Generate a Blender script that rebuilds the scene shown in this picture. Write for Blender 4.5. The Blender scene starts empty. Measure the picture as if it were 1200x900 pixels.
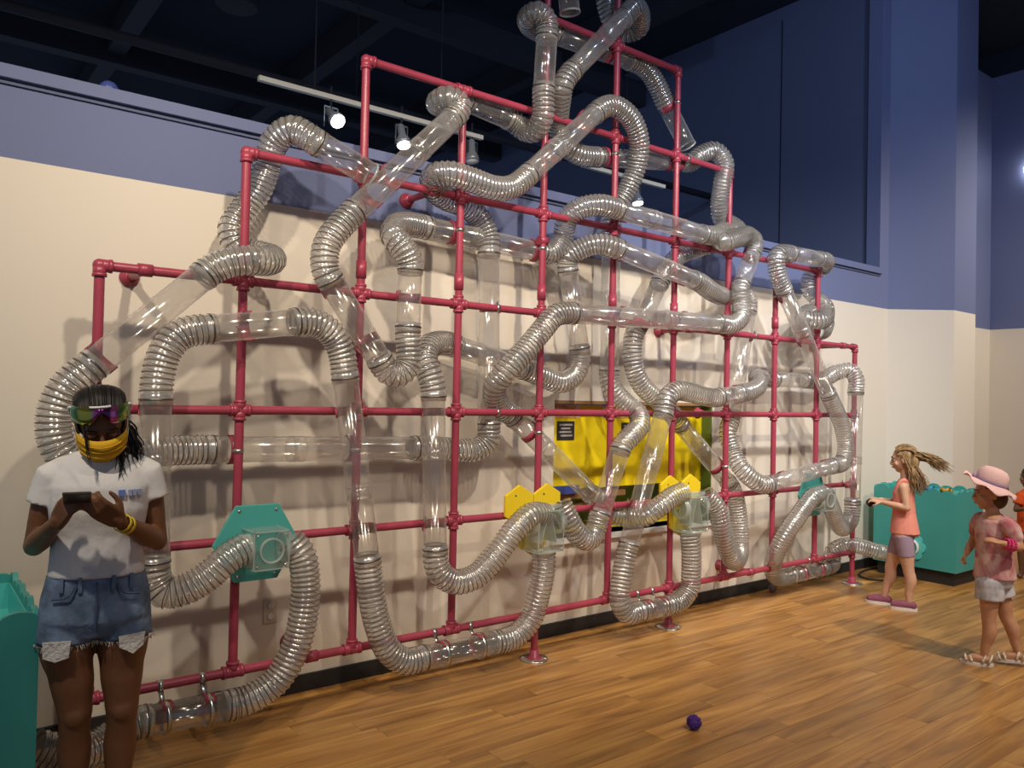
import bpy, bmesh, math, random
from mathutils import Vector, Matrix, Quaternion
random.seed(7)
scene = bpy.context.scene
col = scene.collection

# ------------------------------------------------------------------ camera
cam_d = bpy.data.cameras.new('camera')
cam = bpy.data.objects.new('camera', cam_d); col.objects.link(cam)
cam_d.sensor_width = 36.0; cam_d.lens = 929.71 / 1200 * 36.0
cam_d.clip_start = 0.05; cam_d.clip_end = 100
def cam_matrix(yaw, pitch, roll, loc):
    f = Vector((math.sin(yaw)*math.cos(pitch), math.cos(yaw)*math.cos(pitch), math.sin(pitch)))
    r = Vector((math.cos(yaw), -math.sin(yaw), 0)); u = r.cross(f)
    r2 = math.cos(roll)*r + math.sin(roll)*u; u2 = -math.sin(roll)*r + math.cos(roll)*u
    m = Matrix((r2, u2, -f)).transposed().to_4x4(); m.translation = loc
    return m
cam.matrix_world = cam_matrix(0.65952, 0.01839, 0.02146, Vector((-0.6665, -4.0306, 1.5795)))
scene.camera = cam

# ------------------------------------------------------------------ world, lamps, exposure
world = bpy.data.worlds.new('world'); scene.world = world; world.use_nodes = True
bg = world.node_tree.nodes['Background']
bg.inputs[0].default_value = (0.62, 0.75, 1.0, 1); bg.inputs[1].default_value = 0.185
scene.view_settings.view_transform = 'Standard'; scene.view_settings.look = 'None'
scene.view_settings.exposure = 0.14; scene.view_settings.gamma = 1.0
scene.view_settings.use_curve_mapping = False
try:
    scene.cycles.transparent_max_bounces = 48
    scene.cycles.max_bounces = 8
    scene.cycles.sample_clamp_indirect = 4.0
    scene.cycles.caustics_reflective = False; scene.cycles.caustics_refractive = False
except Exception: pass

def spot_lamp(loc, aim, watts, colour=(1.0, 0.86, 0.68), angle=75, radius=0.07, blend=1.0):
    d = bpy.data.lights.new('track_or_fill_spot', 'SPOT'); d.energy = watts; d.color = colour
    d.spot_size = math.radians(angle); d.spot_blend = blend; d.shadow_soft_size = radius
    o = bpy.data.objects.new('track_or_fill_spot', d); col.objects.link(o); o.location = loc
    o.rotation_euler = (Vector(aim) - Vector(loc)).to_track_quat('-Z', 'Y').to_euler()
    return o
# warm track heads hanging over the room, a row in front of the tube wall; the cool pair is added fill
WARM = (1.0, 0.855, 0.68); NEUT = (1.0, 0.94, 0.87)
COOL_FILL = (0.50, 0.66, 1.0)
SPOTS = [((-1.3, -2.5, 4.0), (0.3, 0.0, 2.05), 260, WARM, 88), ((0.4, -2.6, 4.0), (1.4, 0.0, 2.0), 220, WARM, 84),
         ((2.0, -2.6, 4.0), (3.0, 0.0, 2.0), 255, WARM, 84), ((3.6, -2.6, 4.0), (4.7, 0.0, 1.95), 275, NEUT, 86),
         ((5.0, -2.8, 4.1), (6.2, 0.0, 1.5), 225, NEUT, 90),
         ((1.2, -4.6, 4.2), (2.3, -2.5, 0.0), 330, WARM, 74), ((4.4, -4.2, 4.2), (5.3, -1.7, 0.0), 430, WARM, 88),
         ((8.9, -2.8, 4.4), (8.9, 0.0, 2.0), 330, WARM, 110),
         ((2.4, -3.6, 5.4), (4.6, 0.2, 4.0), 150, COOL_FILL, 110), ((5.2, -3.4, 5.4), (7.4, 0.6, 4.2), 130, COOL_FILL, 110)]  # cool pair added high up to brighten the upper tubes and end wall
for loc, aim, w, c, a in SPOTS: spot_lamp(loc, aim, w, c, a)

# ------------------------------------------------------------------ helpers
def material(name, base=(0.8,0.8,0.8), rough=0.5, metal=0.0, spec=0.5, noise=None, bump=None, coat=0.0):
    m = bpy.data.materials.new(name); m.use_nodes = True
    nt = m.node_tree; p = nt.nodes['Principled BSDF']
    p.inputs['Base Color'].default_value = (*base, 1); p.inputs['Roughness'].default_value = rough
    p.inputs['Metallic'].default_value = metal; p.inputs['Specular IOR Level'].default_value = spec
    if coat: p.inputs['Coat Weight'].default_value = coat; p.inputs['Coat Roughness'].default_value = 0.15
    if noise or bump:
        tc = nt.nodes.new('ShaderNodeTexCoord')
    if noise:
        scale, amount = noise
        n = nt.nodes.new('ShaderNodeTexNoise'); n.inputs['Scale'].default_value = scale; n.inputs['Detail'].default_value = 6
        nt.links.new(tc.outputs['Object'], n.inputs['Vector'])
        r = nt.nodes.new('ShaderNodeValToRGB')
        r.color_ramp.elements[0].position = 0.3; r.color_ramp.elements[1].position = 0.7
        r.color_ramp.elements[0].color = (*[c*(1-amount) for c in base], 1)
        r.color_ramp.elements[1].color = (*[min(1, c*(1+amount)) for c in base], 1)
        nt.links.new(n.outputs['Fac'], r.inputs['Fac']); nt.links.new(r.outputs['Color'], p.inputs['Base Color'])
    if bump:
        scale, strength = bump
        n = nt.nodes.new('ShaderNodeTexNoise'); n.inputs['Scale'].default_value = scale; n.inputs['Detail'].default_value = 4
        nt.links.new(tc.outputs['Object'], n.inputs['Vector'])
        b = nt.nodes.new('ShaderNodeBump'); b.inputs['Strength'].default_value = strength; b.inputs['Distance'].default_value = 0.01
        nt.links.new(n.outputs['Fac'], b.inputs['Height']); nt.links.new(b.outputs['Normal'], p.inputs['Normal'])
    return m

def clear_material(name, tint, haze_col, haze, rough, edge, edge_pow=3.0, gloss=0.05):
    """thin clear plastic: light passes straight through; haze and gloss grow where the wall is seen edge-on"""
    m = bpy.data.materials.new(name); m.use_nodes = True; nt = m.node_tree
    for n in list(nt.nodes): nt.nodes.remove(n)
    out = nt.nodes.new('ShaderNodeOutputMaterial'); tr = nt.nodes.new('ShaderNodeBsdfTransparent')
    tr.inputs[0].default_value = (*tint, 1)
    df = nt.nodes.new('ShaderNodeBsdfDiffuse'); df.inputs[0].default_value = (*haze_col, 1)
    tl = nt.nodes.new('ShaderNodeBsdfTranslucent'); tl.inputs[0].default_value = (*haze_col, 1)
    dm = nt.nodes.new('ShaderNodeMixShader'); dm.inputs[0].default_value = 0.4
    nt.links.new(df.outputs[0], dm.inputs[1]); nt.links.new(tl.outputs[0], dm.inputs[2])
    g = nt.nodes.new('ShaderNodeBsdfGlossy'); g.inputs['Roughness'].default_value = rough; g.inputs['Color'].default_value = (1,1,1,1)
    lw = nt.nodes.new('ShaderNodeLayerWeight'); lw.inputs['Blend'].default_value = 0.5
    pw_ = nt.nodes.new('ShaderNodeMath'); pw_.operation = 'POWER'; pw_.inputs[1].default_value = edge_pow; nt.links.new(lw.outputs['Facing'], pw_.inputs[0])
    def ramp(lo, hi):
        r = nt.nodes.new('ShaderNodeMapRange'); r.inputs[3].default_value = lo; r.inputs[4].default_value = hi; nt.links.new(pw_.outputs[0], r.inputs[0]); return r
    a = nt.nodes.new('ShaderNodeMixShader'); nt.links.new(ramp(haze, edge).outputs[0], a.inputs[0])
    nt.links.new(tr.outputs[0], a.inputs[1]); nt.links.new(dm.outputs[0], a.inputs[2])
    b = nt.nodes.new('ShaderNodeMixShader'); nt.links.new(ramp(gloss, min(1, gloss*4)).outputs[0], b.inputs[0])
    nt.links.new(a.outputs[0], b.inputs[1]); nt.links.new(g.outputs[0], b.inputs[2])
    nt.links.new(b.outputs[0], out.inputs[0])
    return m

class MB:
    """collects verts and faces for one mesh"""
    def __init__(s): s.v = []; s.f = []; s.smooth = []
    def add(s, vs, fs, smooth=False):
        o = len(s.v); s.v += [tuple(v) for v in vs]; s.f += [tuple(i+o for i in f) for f in fs]; s.smooth += [smooth]*len(fs)
        return s
    def box(s, a, b):
        x0,y0,z0 = a; x1,y1,z1 = b
        return s.add([(x0,y0,z0),(x1,y0,z0),(x1,y1,z0),(x0,y1,z0),(x0,y0,z1),(x1,y0,z1),(x1,y1,z1),(x0,y1,z1)],
              [(0,3,2,1),(4,5,6,7),(0,1,5,4),(1,2,6,5),(2,3,7,6),(3,0,4,7)])
    def prism(s, poly, z0, z1, axis='z'):
        n = len(poly)
        def P(a, b, h): return {'z': (a,b,h), 'y': (a,h,b), 'x': (h,a,b)}[axis]
        vs = [P(a,b,z0) for a,b in poly] + [P(a,b,z1) for a,b in poly]
        fs = [tuple(range(n))[::-1], tuple(range(n, 2*n))] + [(i,(i+1)%n,(i+1)%n+n,i+n) for i in range(n)]
        return s.add(vs, fs)
    def sweep(s, pts, rads, sides=16, caps=True, squash=None, closed=False, smooth=True):
        """tube along pts with radius (or (ra, rb)) at each point"""
        fr = frames(pts); n = len(pts); vs = []
        for (p, t, nn, bb), r in zip(fr, rads):
            ra, rb = r if isinstance(r, tuple) else (r, r)
            for k in range(sides):
                a = 2*math.pi*k/sides
                vs.append(p + nn*(ra*math.cos(a)) + bb*(rb*math.sin(a)))
        fs = [(i*sides+k, i*sides+(k+1)%sides, (i+1)*sides+(k+1)%sides, (i+1)*sides+k) for i in range(n-1) for k in range(sides)]
        s.add(vs, fs, smooth)
        if caps:
            o = len(s.v) - n*sides
            s.f += [tuple(o+k for k in range(sides))[::-1], tuple(o+(n-1)*sides+k for k in range(sides))]; s.smooth += [False]*2
        return s
    def tube(s, a, b, r, sides=20, caps=True): return s.sweep([Vector(a), Vector(b)], [r, r], sides, caps)
    def shell(s, a, b, ro, ri, sides=28):
        """hollow round tube with wall thickness"""
        a = Vector(a); b = Vector(b); (p,t,n,bb), _ = frames([a, b])
        vs = []
        for q, r in ((a,ro),(b,ro),(b,ri),(a,ri)):
            for k in range(sides):
                g = 2*math.pi*k/sides; vs.append(q + n*(r*math.cos(g)) + bb*(r*math.sin(g)))
        fs = []; sm = []
        for i in range(4):
            j = (i+1) % 4
            for k in range(sides): fs.append((i*sides+k, i*sides+(k+1)%sides, j*sides+(k+1)%sides, j*sides+k))
        o = len(s.v); s.v += [tuple(v) for v in vs]; s.f += [tuple(i+o for i in f) for f in fs]
        s.smooth += [True]*sides + [False]*sides + [True]*sides + [False]*sides
        return s
    def lathe(s, prof, centre=(0,0,0), axis=(0,0,1), sides=24, caps=True, smooth=True):
        c = Vector(centre); ax = Vector(axis).normalized()
        n = ax.orthogonal().normalized(); b = ax.cross(n); vs = []
        for r, h in prof:
            for k in range(sides):
                a = 2*math.pi*k/sides; vs.append(c + ax*h + n*(r*math.cos(a)) + b*(r*math.sin(a)))
        m = len(prof)
        fs = [(i*sides+k, i*sides+(k+1)%sides, (i+1)*sides+(k+1)%sides, (i+1)*sides+k) for i in range(m-1) for k in range(sides)]
        s.add(vs, fs, smooth)
        if caps:
            o = len(s.v) - m*sides
            s.f += [tuple(o+k for k in range(sides))[::-1], tuple(o+(m-1)*sides+k for k in range(sides))]; s.smooth += [False]*2
        return s
    def ball(s, c, r, seg=16, rings=10):
        rx,ry,rz = r if isinstance(r, tuple) else (r,r,r); c = Vector(c)
        vs = [c+Vector((0,0,-rz))]
        for i in range(1, rings):
            t = -math.pi/2 + math.pi*i/rings
            for k in range(seg):
                a = 2*math.pi*k/seg; vs.append(c+Vector((rx*math.cos(t)*math.cos(a), ry*math.cos(t)*math.sin(a), rz*math.sin(t))))
        vs.append(c+Vector((0,0,rz))); fs = []
        for k in range(seg): fs.append((0, 1+(k+1)%seg, 1+k))
        for i in range(rings-2):
            for k in range(seg):
                a = 1+i*seg; fs.append((a+k, a+(k+1)%seg, a+seg+(k+1)%seg, a+seg+k))
        a = 1+(rings-2)*seg
        for k in range(seg): fs.append((a+k, a+(k+1)%seg, len(vs)-1))
        return s.add(vs, fs, True)
    def build(s, name, mat, parent=None, mods=None):
        me = bpy.data.meshes.new(name); me.from_pydata(s.v, [], s.f); me.update()
        me.polygons.foreach_set('use_smooth', s.smooth); me.materials.append(mat)
        o = bpy.data.objects.new(name, me); col.objects.link(o)
        if parent is not None: o.parent = parent
        return o

def frames(pts):
    pts = [Vector(p) for p in pts]; n = len(pts); out = []
    tang = []
    for i in range(n):
        a = pts[max(i-1,0)]; b = pts[min(i+1,n-1)]; t = b-a
        tang.append(t.normalized() if t.length > 1e-9 else Vector((0,0,1)))
    t = tang[0]; ref = Vector((0,0,1)) if abs(t.z) < 0.9 else Vector((1,0,0))
    nn = (ref - t*ref.dot(t)).normalized()
    for i in range(n):
        if i:
            q = tang[i-1].rotation_difference(tang[i]); nn = q @ nn
            nn = (nn - tang[i]*nn.dot(tang[i])).normalized()
        out.append((pts[i], tang[i], nn, tang[i].cross(nn)))
    return out

def tag(o, label=None, cat=None, group=None, kind=None):
    if label: o['label'] = label
    if cat: o['category'] = cat
    if group: o['group'] = group
    if kind: o['kind'] = kind
    return o
def thing(name, loc, label, cat, group=None, rz=0.0):
    o = bpy.data.objects.new(name, None); col.objects.link(o); o.location = loc; o.rotation_euler = (0,0,rz); o.empty_display_size = 0.1
    return tag(o, label, cat, group)
def keep(o, parent):
    """parent while keeping mesh coordinates given in world space (parents have no rotation)"""
    o.parent = parent; o.matrix_parent_inverse = Matrix.Translation(-Vector(parent.location)); return o
def bevel(o, w=0.004, seg=2):
    m = o.modifiers.new('bevel', 'BEVEL'); m.width = w; m.segments = seg; m.limit_method = 'ANGLE'; m.angle_limit = math.radians(40); return o

# ------------------------------------------------------------------ materials
def two_tone(name, low, high, zb):
    m = material(name, low, 0.62, spec=0.3, bump=(55, 0.05)); nt = m.node_tree; p = nt.nodes['Principled BSDF']
    g = nt.nodes.new('ShaderNodeNewGeometry'); s = nt.nodes.new('ShaderNodeSeparateXYZ'); nt.links.new(g.outputs['Position'], s.inputs[0])
    c = nt.nodes.new('ShaderNodeMath'); c.operation = 'GREATER_THAN'; c.inputs[1].default_value = zb; nt.links.new(s.outputs[2], c.inputs[0])
    x = nt.nodes.new('ShaderNodeMix'); x.data_type = 'RGBA'; nt.links.new(c.outputs[0], x.inputs[0])
    x.inputs[6].default_value = (*low,1); x.inputs[7].default_value = (*high,1); nt.links.new(x.outputs[2], p.inputs['Base Color'])
    return m
CREAM = (0.75, 0.69, 0.595); BLUE = (0.145, 0.175, 0.325)
M = {}
M['wall'] = two_tone('two_tone_wall_paint', CREAM, BLUE, 2.57)
M['blue'] = material('blue_wall_paint', BLUE, 0.55, spec=0.3)
M['navy'] = material('dark_navy_paint', (0.10, 0.125, 0.225), 0.6, spec=0.3)
M['dark'] = material('dark_ceiling_paint', (0.022, 0.028, 0.045), 0.85, spec=0.1)
M['beam'] = material('dark_steel_paint', (0.028, 0.032, 0.045), 0.7, spec=0.2)
M['black'] = material('black_rubber', (0.018, 0.017, 0.017), 0.6)
M['pink'] = material('raspberry_pipe_paint', (0.36, 0.05, 0.088), 0.34, spec=0.5, noise=(9, 0.07))
M['steel'] = material('zinc_steel', (0.62, 0.62, 0.6), 0.28, 1.0)
M['darksteel'] = material('dark_steel_band', (0.2, 0.19, 0.18), 0.35, 0.9)
M['clear'] = clear_material('clear_rigid_plastic', (0.975, 0.97, 0.965), (0.88, 0.87, 0.86), 0.04, 0.16, 0.45, 4.0, 0.07)
M['hose'] = clear_material('clear_ribbed_vinyl', (0.93, 0.925, 0.91), (0.90, 0.89, 0.87), 0.26, 0.16, 0.52, 2.0, 0.17)
M['wire'] = material('hose_wire', (0.13, 0.115, 0.095), 0.4, 0.2)
M['acrylic'] = clear_material('clear_acrylic', (0.95, 0.975, 0.97), (0.88, 0.92, 0.9), 0.05, 0.05, 0.25, 3.0, 0.06)
M['acredge'] = clear_material('acrylic_edge', (0.85, 0.92, 0.9), (0.88, 0.93, 0.91), 0.5, 0.1, 0.7, 2.0, 0.12)
M['teal'] = material('teal_paint', (0.05, 0.335, 0.31), 0.42, noise=(3, 0.05))
M['tealhex'] = material('teal_panel_paint', (0.075, 0.42, 0.385), 0.42)
M['tealin'] = material('bright_teal_paint', (0.10, 0.56, 0.53), 0.4)
M['yellow'] = material('yellow_paint', (0.86, 0.62, 0.02), 0.4)
M['panelyellow'] = material('yellow_board', (0.9, 0.70, 0.01), 0.35)
M['green'] = material('olive_green_paint', (0.12, 0.19, 0.04), 0.5)
M['white'] = material('white_plastic', (0.8, 0.8, 0.78), 0.4)
M['ivory'] = material('ivory_plastic', (0.62, 0.55, 0.40), 0.4)

def wood_material():
    m = bpy.data.materials.new('honey_wood_planks'); m.use_nodes = True; nt = m.node_tree; p = nt.nodes['Principled BSDF']
    oi = nt.nodes.new('ShaderNodeObjectInfo'); tc = nt.nodes.new('ShaderNodeNewGeometry')
    mp = nt.nodes.new('ShaderNodeMapping'); mp.inputs['Scale'].default_value = (0.9, 11.0, 1.0)
    ad = nt.nodes.new('ShaderNodeVectorMath'); ad.operation = 'ADD'
    cm = nt.nodes.new('ShaderNodeVectorMath'); cm.operation = 'SCALE'; cm.inputs[0].default_value = (37.0, 19.0, 5.0)
    nt.links.new(oi.outputs['Random'], cm.inputs['Scale'])
    nt.links.new(tc.outputs['Position'], mp.inputs['Vector']); nt.links.new(mp.outputs[0], ad.inputs[0]); nt.links.new(cm.outputs[0], ad.inputs[1])
    n = nt.nodes.new('ShaderNodeTexNoise'); n.inputs['Scale'].default_value = 1.6; n.inputs['Detail'].default_value = 7; n.inputs['Distortion'].default_value = 0.8
    nt.links.new(ad.outputs[0], n.inputs['Vector'])
    r = nt.nodes.new('ShaderNodeValToRGB'); e = r.color_ramp.elements
    e[0].position = 0.30; e[0].color = (0.25, 0.115, 0.032, 1); e[1].position = 0.72; e[1].color = (0.60, 0.335, 0.095, 1)
    k = r.color_ramp.elements.new(0.5); k.color = (0.44, 0.215, 0.058, 1)
    nt.links.new(n.outputs['Fac'], r.inputs['Fac'])
    hv = nt.nodes.new('ShaderNodeHueSaturation')
    mr = nt.nodes.new('ShaderNodeMapRange'); mr.inputs[3].default_value = 0.80; mr.inputs[4].default_value = 1.14
    nt.links.new(oi.outputs['Random'], mr.inputs[0]); nt.links.new(mr.outputs[0], hv.inputs['Value']); nt.links.new(r.outputs[0], hv.inputs['Color'])
    nt.links.new(hv.outputs[0], p.inputs['Base Color']); p.inputs['Roughness'].default_value = 0.33; p.inputs['Specular IOR Level'].default_value = 0.5
    return m
M['wood'] = wood_material()
# ------------------------------------------------------------------ floor
fl = MB().box((-4, -9, -0.06), (12, 0.4, -0.012)).build('floor', M['dark']); tag(fl, kind='structure')
PW = 0.127
def in_view(x0, x1, y):
    fwd = Vector((0.6126, 0.7902, 0)); rgt = Vector((0.7904, -0.6126, 0)); c = Vector((-0.6665, -4.0306, 0))
    for i in range(7):
        d = Vector((x0+(x1-x0)*i/6, y, 0)) - c; z = d.dot(fwd)
        if z > 2.9 and abs(d.dot(rgt)/z) < 0.68: return True
    return False
plank_mesh = {}
rest = MB()
for j in range(66):
    y1 = -0.012 - j*PW; y0 = y1 - PW + 0.0018
    x = -4 + random.random()*1.0
    while x < 10.3:
        L = random.choice((0.9, 1.2, 1.5, 1.8)); x2 = min(x+L, 10.6)
        dz = random.uniform(-0.0006, 0.0006)
        if in_view(x, x2, (y0+y1)/2):
            if (L, 0) not in plank_mesh or x2-x != L:
                mb = MB().box((0.0009, 0, -0.012), (x2-x-0.0009, y1-y0, 0.0))
                o = mb.build('plank', M['wood'])
                if x2-x == L: plank_mesh[(L, 0)] = o.data
            else:
                o = bpy.data.objects.new('plank', plank_mesh[(L, 0)]); col.objects.link(o)
            o.location = (x, y0, dz); o.parent = fl
        else:
            rest.box((x+0.0009, y0, -0.012), (x2-0.0009, y1, dz))
        x = x2
tag(rest.build('planking', M['wood'], fl), kind='stuff')

# ------------------------------------------------------------------ walls
WX0, WX1, WZ0, WZ1 = 2.824, 4.49, 0.645, 1.575     # opening in the tube wall
def wall_with_hole(name, x0, x1, z0, z1, y0, y1, hole, mat):
    hx0, hx1, hz0, hz1 = hole; mb = MB()
    xs = [x0, hx0, hx1, x1]; zs = [z0, hz0, hz1, z1]
    def V(i, j, y): return (xs[i], y, zs[j])
    vs = [V(i,j,y) for y in (y0,y1) for j in range(4) for i in range(4)]; fs = []
    I = lambda i,j,k: k*16 + j*4 + i
    for j in range(3):
        for i in range(3):
            if i == 1 and j == 1: continue
            fs.append((I(i,j,0), I(i+1,j,0), I(i+1,j+1,0), I(i,j+1,0))); fs.append((I(i,j,1), I(i,j+1,1), I(i+1,j+1,1), I(i+1,j,1)))
    for (a,b) in (((1,1),(2,1)),((2,1),(2,2)),((2,2),(1,2)),((1,2),(1,1))):
        fs.append((I(*a,0), I(*b,0), I(*b,1), I(*a,1))[::-1])
    for (a,b) in (((0,0),(1,0)),((1,0),(2,0)),((2,0),(3,0)),((3,0),(3,1)),((3,1),(3,2)),((3,2),(3,3)),((3,3),(2,3)),((2,3),(1,3)),((1,3),(0,3)),((0,3),(0,2)),((0,2),(0,1)),((0,1),(0,0))):
        fs.append((I(*a,0), I(*a,1), I(*b,1), I(*b,0)))
    mb.add(vs, fs); return mb.build(name, mat)
w = wall_with_hole('wall_left', -4.0, 7.10, 0, 2.90, 0.0, 0.16, (WX0, WX1, WZ0, WZ1), M['wall']); tag(w, kind='structure')
cap = MB().box((-4.0, -0.035, 2.905), (7.10, 0.20, 2.965)).build('trim_1', M['blue']); tag(cap, kind='structure'); bevel(cap, 0.003)
gap_shade = MB().box((-4.0, -0.012, 2.885), (7.10, 0.10, 2.906)).build('trim_gap_shade', M['navy']); tag(gap_shade, kind='structure')  # navy strip paints in the shadow line of the gap below the cap
# end post of the half wall, the slanted return and the pier
pw = MB().prism([(7.10,0.0),(7.272,0.0),(7.772,-0.43),(8.29,-0.42),(8.29,0.5),(7.10,0.5)], 0, 7.0).build('wall_right', M['wall']); tag(pw, kind='structure')
jamb = MB().box((7.06, -0.02, 2.965), (7.115, 0.12, 7.0)).build('trim_3', M['blue']); tag(jamb, kind='structure')
rear = MB().box((7.098, 0.13, 0.0), (7.3, 14.0, 7.0)).build('wall_rear', M['navy']); tag(rear, kind='structure')
seam = MB().box((7.094, 1.15, 2.9), (7.0985, 1.162, 5.9)).build('trim_4', M['dark']); tag(seam, kind='structure')
fw = MB().prism([(8.29,0.16),(10.15,0.16),(10.15,-9.0),(10.35,-9.0),(10.35,0.36),(8.29,0.36)], 0, 5.75).build('wall_far', M['wall']); tag(fw, kind='structure')
sof = MB().prism([(8.35,0.3),(10.12,0.3),(10.12,-9.0),(10.6,-9.0),(10.6,0.5),(8.35,0.5)], 5.75, 7.0).build('trim_5', M['dark']); tag(sof, kind='structure')
for i, (poly, z1) in enumerate((([(-4.0,-0.018),(7.27,-0.018),(7.27,0.0),(-4.0,0.0)], 0.088),
        ([(7.262,-0.016),(7.765,-0.448),(8.30,-0.438),(8.30,-0.42),(7.772,-0.43),(7.272,0.0)], 0.088),
        ([(8.30,0.142),(10.132,0.142),(10.132,-9.0),(10.15,-9.0),(10.15,0.16),(8.30,0.16)], 0.088))):
    b = MB().prism(poly, 0, z1).build(('baseboard_left','baseboard_right','baseboard_far')[i], M['black']); tag(b, kind='structure')

# window opening with yellow board behind it
M['sign'] = material('dark_printed_label', (0.035, 0.03, 0.03), 0.5)
M['skinprint'] = material('peach_printed_photo', (0.78, 0.42, 0.24), 0.5, noise=(20, 0.5))
M['brownwood'] = material('brown_play_wood', (0.30, 0.17, 0.07), 0.5, noise=(12, 0.2))
M['paperwhite'] = material('white_paper', (0.8, 0.78, 0.74), 0.7)
M['royal'] = material('royal_blue_plastic', (0.05, 0.08, 0.30), 0.4)
M['print'] = material('pale_lettering', (0.45, 0.43, 0.42), 0.6)
wn = thing('display_window', (WX0, 0.12, WZ0), 'display window cut in the cream wall with a bright yellow board inside', 'window')
def P(mb, name, mat, par): return keep(mb.build(name, mat), par)
P(MB().box((WX0, 0.095, 0.955), (WX1, 0.115, 1.545)), 'yellow_board', M['panelyellow'], wn)
P(MB().box((WX0, -0.004, 1.553), (WX1, 0.10, 1.575)), 'head_trim', M['brownwood'], wn)
P(MB().box((WX1-0.012, 0.001, WZ0), (WX1, 0.155, 1.553)), 'green_reveal', M['green'], wn)
P(MB().box((WX0-0.02, -0.03, WZ0-0.035), (WX1+0.02, 0.14, WZ0)), 'sill', M['white'], wn)
P(MB().box((WX0, 0.50, WZ0), (WX1, 0.52, 1.0)), 'back_panel', M['green'], wn)
P(MB().box((WX0, 0.14, WZ0-0.02), (WX1, 0.5, WZ0)), 'shelf_base', M['panelyellow'], wn)
P(MB().box((WX0, 0.10, 0.885), (3.62, 0.40, 0.925)), 'shelf', M['brownwood'], wn)
P(MB().box((2.84, 0.06, 0.93), (3.12, 0.16, 0.985)), 'blue_bar', M['royal'], wn)
P(MB().sweep([Vector((2.95+0.1*i, 0.16, 0.765+0.085*math.sin(math.pi*i/8))) for i in range(9)], [0.02]*9, 10), 'wooden_arch', M['brownwood'], wn)
P(MB().sweep([Vector((3.45+0.06*i, 0.14, 0.90+0.06*i/6*1.5)) for i in range(7)], [0.022]*7, 10), 'wooden_rail', M['brownwood'], wn)
for (x0, x1, z0, z1, mt, nm) in ((2.93,3.09,1.30,1.43,'sign','label_plate'),(3.56,3.74,1.30,1.42,'sign','label_plate'),(2.83,3.10,1.455,1.545,'skinprint','photo_print'),(3.44,3.68,1.455,1.545,'skinprint','photo_print'),(2.825,2.88,1.15,1.32,'paperwhite','paper_note'),(3.10,3.14,1.455,1.545,'paperwhite','paper_strip'),(3.36,3.44,1.455,1.545,'paperwhite','paper_strip')):
    o = P(MB().box((x0, 0.090, z0), (x1, 0.095, z1)), nm, M[mt], wn)
    if mt == 'sign':
        for k in range(4):
            P(MB().box((x0+0.02+0.012*(k%2), 0.0885, z1-0.03-k*0.025), (x1-0.02-0.01*((k*2)%3), 0.090, z1-0.018-k*0.025)), 'print_line', M['print'], wn)

# ------------------------------------------------------------------ ceiling and what hangs from it
ce = MB().box((-6, -10, 6.05), (12, 15, 6.2)).build('ceiling', M['dark']); tag(ce, kind='structure')
for i, (a, b) in enumerate((((-6,3.2,5.5),(7.09,3.38,5.8)), ((-6,6.4,5.5),(7.09,6.6,5.85)), ((1.2,0.5,5.62),(1.4,14,5.9)), ((3.4,0.5,5.68),(3.6,14,6.04)), ((5.6,0.5,5.68),(5.78,14,6.04)), ((-1.6,0.5,5.6),(-1.4,14,5.95)))):
    o = MB().box(a, b).build('ceiling_beam', M['beam'])
    tag(o, ['long dark ceiling girder running over the half wall', 'second dark ceiling girder farther behind the half wall', 'dark cross beam above the track lights',
            'dark cross beam above the middle of the tube wall', 'dark cross beam nearest the navy end wall', 'dark cross beam at the far left corner'][i], 'beam', 'dark ceiling beams')
cd = MB().tube((-6, 2.0, 4.04), (7.1, 2.0, 4.04), 0.038, 14).build('conduit_pipe', M['beam']); tag(cd, 'thin grey conduit pipe running above the light track', 'pipe')
for x in (-0.9, 2.3, 5.5): MB().tube((x,2.0,4.04),(x,2.0,6.05),0.006,6).build('hanger_rod', M['beam'], cd)
M['trackwhite'] = material('off_white_track', (0.72, 0.70, 0.62), 0.4)
M['glass_lamp'] = material('smoky_lamp_housing', (0.30, 0.33, 0.38), 0.25, 0.3)
le = bpy.data.materials.new('lit_lamp_face'); le.use_nodes = True
ep = le.node_tree.nodes['Principled BSDF']; ep.inputs['Emission Color'].default_value = (1, 0.97, 0.9, 1); ep.inputs['Emission Strength'].default_value = 12.0
M['lamp'] = le
tr = thing('light_track', (1.117, 1.0, 3.605), 'off white lighting track hanging behind the half wall', 'light track')
P(MB().box((1.117, 0.982, 3.590), (2.887, 1.018, 3.622)), 'rail', M['trackwhite'], tr)
for x in (1.5, 2.5): P(MB().tube((x,1.0,3.62),(x,1.0,6.05),0.006,6), 'hanger_rod', M['beam'], tr)
tr2 = thing('light_track', (4.0, 1.0, 3.60), 'short dim lighting track behind the upper middle of the frame', 'light track')
P(MB().box((3.95, 0.982, 3.590), (5.0, 1.018, 3.622)), 'rail', M['trackwhite'], tr2)
P(MB().tube((4.4,1.0,3.62),(4.4,1.0,6.05),0.006,6), 'hanger_rod', M['beam'], tr2)
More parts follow.
